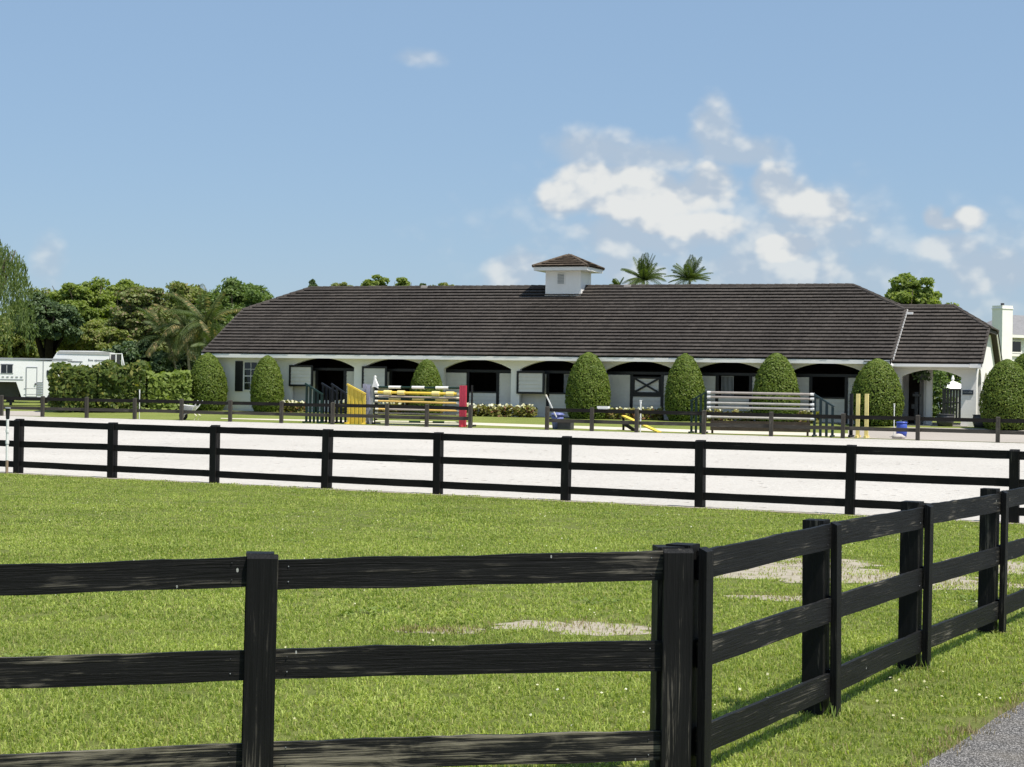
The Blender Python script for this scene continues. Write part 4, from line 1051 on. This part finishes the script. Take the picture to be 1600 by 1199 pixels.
# ---------------------------------------------------------------- show-jump equipment behind the far fence
def PLf(px, py, d=.75): return on_plane(px, py, FL0+fln*d, fln)
def PRf(px, py, d=.75): return on_plane(px, py, FR0+frn*d, frn)
def gz(p): return terr(p.x, p.y)
def upright(name, PF, px, yt, wpx, t, mat, parent, d=.75, zb=None, yslope=0.0):
    """vertical board whose width is wpx photo pixels"""
    a, b = PF(px-wpx/2, yt, d), PF(px+wpx/2, yt+yslope, d); dd = (b-a); dd.z = 0; dd.normalize(); n = Vector((-dd.y, dd.x, 0))
    z0 = gz(a) if zb is None else zb
    V = [(a.x, a.y, z0), (b.x, b.y, z0), (b.x+n.x*t, b.y+n.y*t, z0), (a.x+n.x*t, a.y+n.y*t, z0),
         (a.x, a.y, a.z), (b.x, b.y, b.z), (b.x+n.x*t, b.y+n.y*t, b.z), (a.x+n.x*t, a.y+n.y*t, a.z)]
    return mk(name, (V, list(BOXF)), mat, parent)
def jump_wing(label, PF, x0, x1, y0, y1, mat, n, wpx, d=.75, solid=None, rails=(.35,)):
    c = PF((x0+x1)/2, 640, d); c.z = gz(c)
    T = thing('jump_wing', label, 'jump wing', c, group='jump wings behind the far arena fence')
    for i in range(n):
        px = x0+wpx/2 + (x1-x0-wpx)*i/(n-1); yy = y0+(y1-y0)*(px-x0)/(x1-x0)
        upright('post' if i in (0, n-1) else 'slat', PF, px, yy+.6, wpx, .05, mat, T, d, yslope=(y1-y0)/(x1-x0)*wpx)
    A, B = PF(x0-.5, y0, d), PF(x1+.5, y1, d); board('top_rail', A, B, .07, .09, mat, T, 2)
    for r in rails:
        A, B = PF(x0, 640, d+.065), PF(x1, 640, d+.065); A.z = gz(A)+r; B.z = gz(B)+r; board('cross_rail', A, B, .07, .03, mat, T, 2)
    for px in (x0+wpx/2, x1-wpx/2):
        p = PF(px, 640, d); p.z = gz(p)+.04; board('foot', p-fln*.35, p+fln*.4, .07, .07, mat, T, 2)
    if solid:
        for i in range(n-1):
            a, b = x0+wpx/2 + (x1-x0-wpx)*i/(n-1), x0+wpx/2 + (x1-x0-wpx)*(i+1)/(n-1); m_ = (a+b)/2
            yy = y0+(y1-y0)*(m_-x0)/(x1-x0); upright('plank', PF, m_, yy+2, (b-a)-.3, .03, solid, T, d+.02)
    return T
jump_wing('dark green slatted jump wing, leftmost behind the fence', PLf, 477.5, 504, 599.5, 617, M['green_paint'], 5, 3.2)
jump_wing('black slatted jump wing right of the green one', PLf, 503, 528, 599, 615, M['navy_paint'], 5, 3.2, 1.15)
jump_wing('black slatted jump wing beside the yellow wing', PLf, 518, 541.5, 600, 616, M['navy_paint'], 4, 3.2, .95)
jump_wing('solid yellow planked jump wing with sloping top', PLf, 543, 571, 600.5, 616, M['yellow_paint'], 5, 3.4, .75, M['yellow_paint'])
T = thing('lavender_planks', 'grey-lavender upright planks leaning beside the yellow jump wing', 'planks', Vector((*PLf(575, 640, 1.0)[:2], gz(PLf(575, 640, 1.0)))))
upright('plank', PLf, 569.5, 600, 5.2, .04, M['lavender_paint'], T, 1.05); upright('plank', PLf, 575.5, 601, 5, .04, M['lavender_paint'], T, .98); upright('plank', PLf, 581, 603, 4.4, .04, M['grey_paint'], T, 1.02)

def standard(label, PF, px, yt, wpx, mat, d=.75, n=1, name='jump_standard', t=.12):
    c = PF(px, 640, d); c.z = gz(c); T = thing(name, label, 'jump standard', c)
    for k in range(n): upright('post', PF, px+(k-(n-1)/2)*wpx*1.0, yt, wpx*.92, t, mat, T, d)
    fw_ = fln if PF is PLf else frn; q = PF(px, 640, d); q.z = gz(q)+.05
    board('foot', q-fw_*.3, q+fw_*.45, .09, .09, mat, T, 2)
    return T
sd_l = standard('dark jump standard holding the left ends of the coloured poles', PLf, 587, 605, 4.2, M['navy_paint'], 1.0)
sd_r = standard('red ribbed jump standard holding the right ends of the coloured poles', PLf, 723, 602.5, 3.4, M['red_paint'], .62, 3)
standard('thin black jump post right of the red standard', PLf, 737, 602, 1.8, M['black_trim'], .9)
def pole(label, PF, x0, y0, x1, y1, r, mat, bands=(), bmat=None, d=.75, bscale=1.08, caps=None):
    A, B = PF(x0, y0, d), PF(x1, y1, d); T = thing('jump_pole', label, 'jump pole', A, group='show-jump poles stored in racks')
    cyl('shaft', A, B, r, mat, T, 10)
    for a, b in bands:
        k0, k1 = (a-x0)/(x1-x0), (b-x0)/(x1-x0); cyl('band', A.lerp(B, k0), A.lerp(B, k1), r*bscale, bmat, T, 10)
    if caps: 
        dr = (B-A).normalized()
        cyl('end_cap', A-dr*.02, A+dr*.13, r*1.15, caps, T, 10); cyl('end_cap', B-dr*.13, B+dr*.02, r*1.15, caps, T, 10)
    return T
W_ = M['cream_paint']
pole('dark green jump pole with three white bands, topmost on the left rack', PLf, 586, 605, 719, 606.5, .05, M['green_paint'], [(608, 627), (644.5, 664), (681.5, 701)], M['white_paint'], 1.0, 1.35)
pole('thick yellow jump pole with four pale blocks near the top of the left rack', PLf, 586.5, 613, 719, 616, .062, M['yellow_paint'], [(600.5, 612), (622, 633), (676, 687.5), (698, 709.5)], M['pale_yellow_paint'], .74, 1.7, W_)
pole('thin mauve jump pole under the thick yellow one', PLf, 587.5, 619.3, 718, 622.5, .042, M['mauve_paint'], d=.9, caps=W_)
pole('green jump pole with pale bands fourth down on the left rack', PLf, 586, 623.3, 719, 625.6, .045, M['green_paint'], [(608, 627), (645, 664), (681, 701)], M['pale_yellow_paint'], 1.1)
pole('plain orange-yellow jump pole just above the fence top board', PLf, 587, 626.8, 718, 630.4, .046, M['orange_yellow_paint'], d=.7, caps=W_)
pole('orange-yellow jump pole just under the fence top board', PLf, 587.5, 639.4, 719, 642.4, .046, M['orange_yellow_paint'], [(608, 665)], M['mauve_paint'], .7, 1.02, W_)
pole('mauve jump pole above the lower fence board', PLf, 587, 645.2, 718, 648.2, .042, M['mauve_paint'], d=.8, caps=W_)
pole('grey jump pole under the lower fence board on the left rack', PLf, 587.5, 652.8, 718, 655.4, .042, M['grey_paint'], d=.8, caps=W_)
pole('white jump pole with dark green bands low on the left rack', PLf, 587, 658.6, 719, 660.6, .046, M['cream_paint'], [(640, 658), (677, 695)], M['green_paint'], .7, 1.03)
pole('greyish bottom jump pole on the left rack', PLf, 587, 663.4, 719, 665.4, .042, M['grey_paint'], d=.8)
oz = PLf(587, 606, 1.0)
T = thing('white_ornament', 'small white pointed ornament on top of the dark jump standard', 'ornament', oz)
sx = oz.y/FPX; frm, _L = axis_frame(PLf(582, 606.5, 1.02), PLf(593, 606.5, 1.02))
pl = [(-.0, .02), (.09, .05), (.20, .04), (.30, -.03), (.33, .02), (.22, .26), (.155, .42), (.165, .52), (.13, .56), (.095, .50), (.10, .40), (.06, .22)]
fixn(mk('body', prism(pl, -.07, .07), M['white_paint'], T, frm))

# right rack
jump_wing('dark green slatted jump wing in front of the dome shrub, left of the pale poles', PRf, 1079, 1104, 627, 612.5, M['green_paint'], 4, 3.4)
jump_wing('blue-green slatted jump wing with sloping top at the right end of the pale poles', PRf, 1271, 1303, 615.5, 636, M['teal_paint'], 4, 4)
for i, (y0, y1, m_, lab) in enumerate([(613.4, 616.6, 'mauve_paint', 'pale jump pole, topmost of the right rack'), (620.2, 623.6, 'mauve_paint', 'pale jump pole, second from the top of the right rack'),
        (629.5, 632.8, 'weathered_white', 'pale grey jump pole, third from the top of the right rack'), (636.5, 639.8, 'weathered_white', 'whitish jump pole just above the fence boards of the right rack'),
        (651.6, 655.2, 'weathered_white', 'whitish jump pole between the two fence boards of the right rack')]):
    pole(lab, PRf, 1106, y0, 1271.5, y1, .052, M[m_], d=.75, caps=M['white_paint'])
T = thing('plank_jump', 'brown planks hung low beneath the pale poles of the right rack', 'jump planks', Vector((*PRf(1190, 660)[:2], gz(PRf(1190, 660)))))
for y0, y1, m_ in ((659.8, 662.5, 'brown_plank'), (665, 668, 'brown_plank'), (670, 673, 'brown_plank')): board('plank', PRf(1110, y0, .85), PRf(1266, y1, .85), .135, .04, M[m_], T, 6)
for px in (1113, 1262): upright('bracket', PRf, px, 655, 3, .05, M['brown_plank'], T, .89)
standard('bright yellow jump post beside the black one, left of its twin', PRf, 1340.5, 615.5, 6.0, M['pale_yellow_paint'], .7)
standard('bright yellow jump post nearest the porch, right of its twin', PRf, 1354, 615.5, 6.0, M['pale_yellow_paint'], .7)
standard('black jump post left of the two yellow posts', PRf, 1330, 615, 5.5, M['navy_paint'], .9)

# small things along the far fence
p = PRf(871, 660, .9); g = gz(p)
T = thing('blue_bin', 'slate-blue plastic bin with lid behind the far fence', 'bin', (p.x, p.y, g)); s_ = p.y/FPX
mk('body', lathe([(.20, 0), (.25, .30), (.27, .58)], 16, (p.x, p.y, g)), M['slate_blue_plastic'], T, smooth=True)
mk('lid', lathe([(.30, .585), (.31, .64), (.22, .70), (.05, .72)], 16, (p.x, p.y, g)), M['slate_blue_plastic'], T, smooth=True)
q = PRf(884, 660, .65); g = gz(q)
T = thing('storage_crate', 'dark grey crate in front of the slate-blue bin', 'crate', (q.x, q.y, g))
frm = Matrix.Translation(Vector((q.x, q.y, g))) @ Matrix.Rotation(math.atan2(FR1.y-FR0.y, FR1.x-FR0.x), 4, 'Z')
mk('body', join(box(-.30, .30, -.2, .2, 0, .36), box(-.33, .33, -.23, -.203, .30, .40), box(-.33, .33, .203, .23, .30, .40)), M['charcoal_plastic'], T, frm)
mk('rim', box(-.34, .34, -.24, .24, .402, .43), M['charcoal_plastic'], T, frm)
T = thing('leaning_stick', 'white stick leaning on the post at the right side of the fence gap', 'stick', Vector((*PRf(868, 655, .35)[:2], gz(PRf(868, 655, .35)))))
A, B = PRf(853, 617, .12), PRf(869.5, 652, .5); cyl('shaft', A, B, .032, M['white_paint'], T, 8)
cyl('grip', A, A.lerp(B, .08), .036, M['cream_paint'], T, 8)
T = thing('yellow_plank', 'yellow plank slanting down to the ground behind the sprinkler post', 'plank', Vector((*PRf(1030, 676, .3)[:2], gz(PRf(1030, 676, .3)))))
A, B = PRf(974, 650, 1.6), PRf(1030, 675.5, .35); board('plank_body', A, B, .05, .24, M['yellow_paint'], T, 4)
A2, B2 = PRf(972, 660, 1.6), PRf(992, 673, .9); board('brace', A2, B2, .14, .06, M['dark_wood'], T, 3)
upright('trestle_leg', PRf, 974, 650, 3, .06, M['dark_wood'], T, 1.62)
T = thing('white_tray', 'small white tray resting on the far fence top board', 'tray', on_plane(943, 636, FR0, frn))
p = on_plane(943, 637.5, FR0, frn); p.z = gz(p)+.945; frm = Matrix.Translation(p) @ Matrix.Rotation(math.atan2(FR1.y-FR0.y, FR1.x-FR0.x), 4, 'Z')
mk('tray_body', join(box(-.22, .22, -.12, .12, 0, .03), box(-.24, .24, -.14, -.115, .03, .12), box(-.24, .24, .115, .14, .03, .12), box(-.24, -.215, -.115, .115, .03, .12), box(.215, .24, -.115, .115, .03, .12)), M['white_paint'], T, frm)

def sprinkler(px, yt, base, label, r=.04, soiled=True, head='rubber', big=1.0, hz=None):
    D = base.y; top = at_depth(px, yt, D); g = gz(base)
    T = thing('sprinkler_riser', label, 'sprinkler', (base.x, base.y, g)); h = top.z-g; c = (base.x, base.y, g)
    z0 = h*.20 if soiled else 0
    if soiled: mk('pipe_base', lathe([(r*.95, -.1), (r*.95, z0)], 12, c), M['pvc_soiled'], T, smooth=False)
    mk('pipe', lathe([(r*.9, z0+.001), (r*.9, h-.3*big), (r*.85, h-.28*big)], 12, c), M['pvc_white'], T)
    for z in (h*.62, h*.45): mk('coupling', lathe([(r*1.2, z), (r*1.2, z+.07*big)], 12, c), M['pvc_white'], T)
    mk('sprinkler_head', lathe([(r*.95, h-.28*big), (r*1.15, h-.25*big), (r*1.45, h-.04*big), (r*1.5, h-.03*big)], 14, c), M[head], T)
    mk('head_cap', lathe([(r*1.9, h-.028*big), (r*1.95, h-.01*big), (r*1.5, h)], 14, c), M['pvc_white'] if head != 'rubber' else M['grey_metal'], T)
b_ = on_line(20.5, A0, A1) + midn*.18
sprinkler(21.5, 637, b_, 'white pipe sprinkler riser with black head at the left end of the arena fence', .038)
sprinkler(214, 609, FL0.lerp(FL0, 0)+(on_line(214, FL0, FL1)-FL0)+fln*.2, 'thin sprinkler riser with pale head behind the left far fence near the hedge', .022, False, 'pvc_white', .6)
sprinkler(998, 625.5, on_line(998, FR0, FR1)+frn*.22, 'sprinkler riser with pale head above the post beside the yellow plank', .035, False, 'pvc_white', .6)
sprinkler(1397, 631, PRf(1397, 660, 1.2), 'white sprinkler riser in front of the dome shrub by the porch', .022, False, 'pvc_white', .6)
# wheelbarrow
p = PLf(297, 655, .45); g = gz(p); frm = Matrix.Translation(Vector((p.x, p.y, g))) @ Matrix.Rotation(rad(-14), 4, 'Z')
T = thing('wheelbarrow', 'pale wheelbarrow parked at the far fence near the first dome shrub', 'wheelbarrow', (p.x, p.y, g), rad(-14))
V = [(-.26, -.18, .42), (.12, -.18, .42), (.12, .18, .42), (-.26, .18, .42), (-.42, -.30, .72), (.26, -.30, .66), (.26, .30, .66), (-.42, .30, .72)]
mk('tub', (V, [(0, 3, 2, 1), (0, 1, 5, 4), (1, 2, 6, 5), (2, 3, 7, 6), (3, 0, 4, 7)]), M['white_paint'], T, frm)
for s in (-1, 1):
    mk('handle', tube([(-.34, s*.08, .22), (.1, s*.2, .41), (.3, s*.24, .62), (.50, s*.27, .92)], .025, 6), M['white_paint'], T, frm)
    mk('leg', tube([(.15, s*.2, .42), (.42, s*.22, .22), (.3, s*.22, 0)], .022, 6), M['cream_paint'], T, frm)
w = mk('wheel', tube([(-.34, -.05, .2), (-.34, .05, .2)], .2, 16), M['rubber'], T, frm); mk('rim', tube([(-.34, -.058, .2), (-.34, -.051, .2)], .1, 12), M['cream_paint'], w, frm)
# porch things
def barrel(name, label, cat, u, v, r, h, mat, rimmat=None):
    c = bw(u, v, 0); c.z = max(terr(c.x, c.y), .7+.03 if v > .2 else 0)
    T = thing(name, label, cat, c)
    mk('body', lathe([(r*.82, 0), (r, h*.4), (r, h*.7), (r*.93, h)], 16, c), M[mat], T, smooth=True)
    mk('rim', lathe([(r*1.0, h*.94), (r*1.03, h*.96), (r*1.0, h*1.01)], 16, c), M[rimmat or mat], T)
    return T
p = PRf(1409, 662, 2.0)
T = thing('blue_barrel', 'bright blue barrel by the porch left of the dark doorway', 'barrel', (p.x, p.y, gz(p)))
mk('body', lathe([(.19, 0), (.22, .2), (.22, .45), (.2, .62)], 16, (p.x, p.y, gz(p))), M['blue_plastic'], T, smooth=True); mk('rim', lathe([(.225, .58), (.23, .61), (.2, .64)], 16, (p.x, p.y, gz(p))), M['blue_plastic'], T)
barrel('planter_tub', 'black tub on the porch floor left of the sign pier', 'tub', 36.75, .2, .38, .55, 'charcoal_plastic')
barrel('planter_tub', 'black tub at the outer corner of the sign pier', 'tub', 38.35, -.3, .4, .55, 'charcoal_plastic')
c = bw(35.35, 1.4, .03); T = thing('saddle_stand', 'black upright saddle stand inside the porch', 'stand', c, math.atan2(bu.y, bu.x))
mk('post', box(35.28, 35.42, 1.34, 1.46, .03, 1.5), M['charcoal_plastic'], T, BF); mk('rack', join(box(35.2, 35.5, 1.2, 1.6, 1.3, 1.42), box(35.16, 35.30, 1.2, 1.6, .75, .95)), M['charcoal_plastic'], T, BF)
mk('base', box(35.05, 35.6, 1.2, 1.6, .031, .09), M['charcoal_plastic'], T, BF)
hb = bw(35.62, 1.0, 2.05); T = thing('hanging_basket', 'dark hanging basket under the porch arch', 'hanging basket', hb)
mk('basket', lathe([(.06, 0), (.2, .1), (.26, .24)], 12, hb), M['charcoal_plastic'], T)
P_ = np.array(hb)+np.array([0, 0, .22])+rng.normal(size=(260, 3))*np.array([.17, .17, .12]); s = rng.uniform(.6, 1.2, 260)*.12
mk('foliage', leaf_quads(P_, rng.normal(size=(260, 3)), s*1.6, s), M['leaf_dark'], T)['kind'] = 'stuff'
mk('chain', tube([(hb.x, hb.y, hb.z+.25), (hb.x, hb.y, .7+ZE-.31)], .012, 5), M['charcoal_plastic'], T)
# garden beyond the porch: dark gate and white garden shed
p = at_depth(1487, 640, 100); g = gz(p); T = thing('garden_gate', 'dark garden gate seen through the porch', 'gate', (p.x, p.y, g)); sc = 100/FPX
gs = []
for k in range(6): mk('bar', box(p.x-.45+k*.165, p.x-.32+k*.165, p.y, p.y+.04, g+.05, g+1.62), M['black_trim'], T)
mk('gate_frame', join(box(p.x-.46, p.x+.5, p.y-.02, p.y+.06, g+1.62, g+1.72), box(p.x-.46, p.x+.5, p.y-.02, p.y+.06, g+.9, g+.97), box(p.x-.52, p.x-.462, p.y-.03, p.y+.07, g, g+1.75), box(p.x+.502, p.x+.56, p.y-.03, p.y+.07, g, g+1.75)), M['black_trim'], T)
p = at_depth(1490, 640, 103); g = gz(p); T = thing('garden_pavilion', 'small white pavilion with pointed finial beyond the garden gate', 'pavilion', (p.x, p.y, g))
mk('wall', box(p.x-.7, p.x+.9, p.y, p.y+1.4, g, g+1.72), M['stucco'], T)
fixn(mk('roof', ([(p.x-.85, p.y-.15, g+1.72), (p.x+1.05, p.y-.15, g+1.72), (p.x+1.05, p.y+1.55, g+1.72), (p.x-.85, p.y+1.55, g+1.72), (p.x+.1, p.y+.7, g+2.2)], [(0, 1, 4), (1, 2, 4), (2, 3, 4), (3, 0, 4), (3, 2, 1, 0)]), M['white_trim'], T))
mk('finial', lathe([(.06, 2.15), (.1, 2.3), (.03, 2.5)], 8, (p.x+.1, p.y+.7, g)), M['white_trim'], T)
p = PRf(1404, 677, .9)
st = np.array(lathe([(.10, 0), (.17, .04), (.19, .1), (.13, .17), (.04, .2)], 9)[0]); st[:, 0] *= 1.5; st += rng.normal(size=st.shape)*.012
o = mk('rock', ((st+np.array([p.x, p.y, gz(p)-.01])).tolist(), lathe([(1, 0)]*5, 9)[1]), M['stone'], smooth=True)
tag(o, 'small pale rock on the gravel behind the far fence below the dome shrub', 'rock')

# ---------------------------------------------------------------- grass
def clover_tile(name, size, n, seed, mat):
    r = np.random.default_rng(seed); P = np.stack([r.uniform(-size*.55, size*.55, n), r.uniform(-size*.55, size*.55, n), r.uniform(.012, .045, n)], 1)
    sz = r.uniform(.018, .04, n); V, Fc = leaf_quads(P, r.normal(size=(n, 3))*.35+np.array([0, 0, 1.0]), sz*1.3, sz)
    me = bpy.data.meshes.new(name); me.from_pydata(V.tolist(), [], Fc.tolist()); me.materials.append(mat); return bpy.data.objects.new(name, me)
def tile_mesh(name, size, n, hmin, hmax, w, seed, mat):
    r = np.random.default_rng(seed); V = np.empty((n, 5, 3))
    x, y = r.uniform(-size*.58, size*.58, n), r.uniform(-size*.58, size*.58, n)
    a = r.uniform(0, 2*math.pi, n); h = r.uniform(hmin, hmax, n)*np.where(r.random(n) < .12, 1.45, 1.0); ln = r.uniform(.15, 1.25, n)*h; f = r.uniform(0, 2*math.pi, n)
    dx, dy = np.cos(a)*w/2, np.sin(a)*w/2; lx, ly = np.cos(f)*ln, np.sin(f)*ln
    b = np.stack([x, y, np.full(n, -.005)], 1); wv = np.stack([dx, dy, np.zeros(n)], 1); l = np.stack([lx, ly, np.zeros(n)], 1); up = np.stack([np.zeros(n), np.zeros(n), h], 1)
    V[:, 0] = b-wv; V[:, 1] = b+wv; V[:, 2] = b+wv*.8+l*.35+up*.62; V[:, 3] = b-wv*.8+l*.35+up*.62; V[:, 4] = b+l+up*(1-.36*(ln/h))[:, None]
    me = bpy.data.meshes.new(name); Fc = []
    for i in range(n): Fc += [(5*i, 5*i+1, 5*i+2, 5*i+3), (5*i+3, 5*i+2, 5*i+4)]
    me.from_pydata(V.reshape(-1, 3).tolist(), [], Fc); me.materials.append(mat)
    return bpy.data.objects.new(name, me)
def scatter(name, label, pts, rots, scs, var, sources, cat='grass'):
    me = bpy.data.meshes.new(name); me.from_pydata(pts, [], [])
    for nm, ty, data in (('rot', 'FLOAT', rots), ('sc', 'FLOAT', scs)):
        at = me.attributes.new(nm, ty, 'POINT'); at.data.foreach_set('value', data)
    at = me.attributes.new('var', 'INT', 'POINT'); at.data.foreach_set('value', var)
    o = bpy.data.objects.new(name, me); reg(o, I4, None); tag(o, label, cat, kind='stuff')
    ng = bpy.data.node_groups.new(name, 'GeometryNodeTree')
    ng.interface.new_socket('Geometry', in_out='INPUT', socket_type='NodeSocketGeometry'); ng.interface.new_socket('Geometry', in_out='OUTPUT', socket_type='NodeSocketGeometry')
    nd = ng.nodes; lk = ng.links; gi, go = nd.new('NodeGroupInput'), nd.new('NodeGroupOutput')
    gti = nd.new('GeometryNodeGeometryToInstance')
    for s in reversed(sources):
        oi = nd.new('GeometryNodeObjectInfo'); oi.inputs['Object'].default_value = s; oi.inputs['As Instance'].default_value = True
    jn = nd.new('GeometryNodeJoinGeometry')
    for n_ in [x for x in nd if x.bl_idname == 'GeometryNodeObjectInfo']: lk.new(n_.outputs['Geometry'], jn.inputs[0])
    iop = nd.new('GeometryNodeInstanceOnPoints'); iop.inputs['Pick Instance'].default_value = True
    def attr(nm, ty):
        a = nd.new('GeometryNodeInputNamedAttribute'); a.data_type = ty; a.inputs['Name'].default_value = nm; return a.outputs['Attribute']
    cx = nd.new('ShaderNodeCombineXYZ'); lk.new(attr('rot', 'FLOAT'), cx.inputs[2])
    e2r = nd.new('FunctionNodeEulerToRotation'); lk.new(cx.outputs[0], e2r.inputs[0])
    lk.new(gi.outputs[0], iop.inputs['Points']); lk.new(jn.outputs[0], iop.inputs['Instance']); lk.new(attr('var', 'INT'), iop.inputs['Instance Index'])
    lk.new(e2r.outputs[0], iop.inputs['Rotation']); lk.new(attr('sc', 'FLOAT'), iop.inputs['Scale']); lk.new(iop.outputs[0], go.inputs[0])
    md = o.modifiers.new('scatter', 'NODES'); md.node_group = ng
    nd.remove(gti)
    return o
def build_grass():
    md = (A1-A0); md.z = 0; md.normalize()
    def zones(d0, d1, step, size, blades, h, w, nm, label):
        src = [tile_mesh(nm+'_tuft', size, blades, h[0], h[1], w, s+int(d0), M['grass_blade']) for s in range(5)]
        src += [tile_mesh(nm+'_sparse_tuft', size, blades//5, h[0], h[1]*.9, w, s+40+int(d0), M['grass_blade']) for s in range(2)]
        src += [clover_tile(nm+'_clover', size, int(blades*.55), s+80+int(d0), M['weed_leaf']) for s in range(2)]
        pts, rots, scs, var = [], [], [], []
        y = d0
        while y < d1:
            hw = .30*y+.7; x = -hw
            while x < hw:
                px, py = x+random.uniform(-.35, .35)*step, y+random.uniform(-.35, .35)*step; x += step
                dm = (px-A0.x)*midn.x + (py-A0.y)*midn.y
                if dm < .12: continue
                dr = (px-RA.x)*rn.x + (py-RA.y)*rn.y
                if dr > -.06: continue
                f = patch_f(px, py)
                if random.random() > max(.08, min(1, (f-.3)/1.05)): continue
                n1 = noise.noise((px*.55, py*.55, 2)) + .8*noise.noise((px*1.9, py*1.9, 6)); sp = f < 1.2 or f < 1.6 and random.random() < .7 or (dm < .45 and random.random() < .6)
                pts.append((px, py, terr(px, py))); rots.append(random.uniform(0, 6.283))
                scs.append(random.uniform(.85, 1.15)*(1+.30*n1)*(1.15 if (-.5 < dr and random.random() < .4) else 1.0)); var.append(random.randint(5, 6) if sp else (random.randint(7, 8) if noise.noise((px*.9, py*.9, 31))+.5*random.random() > .95 else random.randint(0, 4)))
            y += step
        scatter(nm, label, pts, rots, scs, var, src)
        return len(pts)
    a = zones(6.0, 16.0, .20, .20, 105, (.022, .056), .0085, 'near_grass', 'short sunlit grass blades around the foreground fences')
    b = zones(16.0, 27.0, .26, .26, 110, (.022, .05), .0125, 'middle_grass', 'short green grass blades across the middle of the paddock')
    c = zones(27.0, 46.0, .42, .42, 130, (.02, .042), .016, 'far_grass', 'short green grass blades below the arena fence')
    print('grass tiles', a, b, c)
build_grass()
# taller weeds at the feet of the foreground posts, dry fringe along the road, small white clover heads
def clumps(name, label, spots, mat, n, h, w, spread, cat):
    Vs, k = [], 0
    for c in spots:
        m_ = int(n*random.uniform(.7, 1.3))
        b = np.array([c.x, c.y, terr(c.x, c.y)]) + np.stack([rng.normal(size=m_)*spread, rng.normal(size=m_)*spread, np.zeros(m_)], 1)
        hh = rng.uniform(.4, 1.1, m_)*h; a = rng.uniform(0, 6.283, m_); l = np.stack([np.cos(a)*hh*.45, np.sin(a)*hh*.45, hh], 1); t = np.stack([-np.sin(a), np.cos(a), np.zeros(m_)], 1)*w/2
        V = np.stack([b-t*.4, b+t*.4, b+l*.55+t, b+l, b+l*.55-t], 1); Vs.append(V.reshape(-1, 3))
    V = np.concatenate(Vs); Fc = np.arange(len(V)).reshape(-1, 5)
    o = mk(name, (V, Fc), mat); tag(o, label, cat, kind='stuff'); return o
clumps('weed_tufts', 'taller green weeds at the feet of the foreground fence posts', [G0+Vector((.12, -.05, 0)), gp[0]+Vector((-.02, -.1, 0)), gp[1]+Vector((.05, -.1, 0)), K0+Vector((-.12, .05, 0)), gp[2]], M['weed_leaf'], 14, .11, .012, .04, 'weeds')
spots = [RA+rd*random.uniform(-2.5, 9)+rn*random.uniform(-.13, .04) for _ in range(420)]
clumps('dry_grass_fringe', 'dry straw-coloured grass along the edge of the paved path', spots, M['dry_grass'], 7, .05, .006, .035, 'dry grass')
spots = [gp[0].lerp(gp[2], random.uniform(-1.2, 1.6))+rn*random.uniform(.05, .5) for _ in range(90)]
clumps('dry_grass_tufts', 'pale dry tufts in the verge beside the right-hand fence', spots, M['dry_grass'], 5, .05, .006, .05, 'dry grass')
spots = []
while len(spots) < 700:
    c, a, b = random.choice(PW); x, y = c.x+random.gauss(0, a*.8), c.y+random.gauss(0, b*.8)
    if patch_f(x, y) < 1.7 and random.random() < .8: spots.append(Vector((x, y, 0)))
clumps('dry_grass_sprigs', 'thin dry sprigs standing on the bare sandy patches of the paddock', spots[:450], M['dry_grass'], 6, .05, .008, .05, 'dry grass')
clumps('green_grass_sprigs', 'thin green sprigs growing through the bare sandy patches of the paddock', spots[450:], M['grass_blade'], 9, .05, .009, .06, 'grass')
def clover():
    P = []
    for _ in range(900):
        y = random.uniform(7, 34); x = random.uniform(-.3*y, .3*y)
        if noise.noise((x*.5, y*.35, 9)) < .12: continue
        if (x-RA.x)*rn.x + (y-RA.y)*rn.y > -.1 or (x-A0.x)*midn.x + (y-A0.y)*midn.y < .5: continue
        P.append((x, y, terr(x, y)+random.uniform(.04, .062)))
    P = np.array(P); n = len(P); s = rng.uniform(.012, .022, n)
    o = mk('clover_blossoms', leaf_quads(P, rng.normal(size=(n, 3))*.3+np.array([0, -.5, .8]), s*1.2, s*1.2), M['petal']); tag(o, 'scattered tiny white clover blossoms in the paddock grass', 'clover', kind='stuff')
clover()
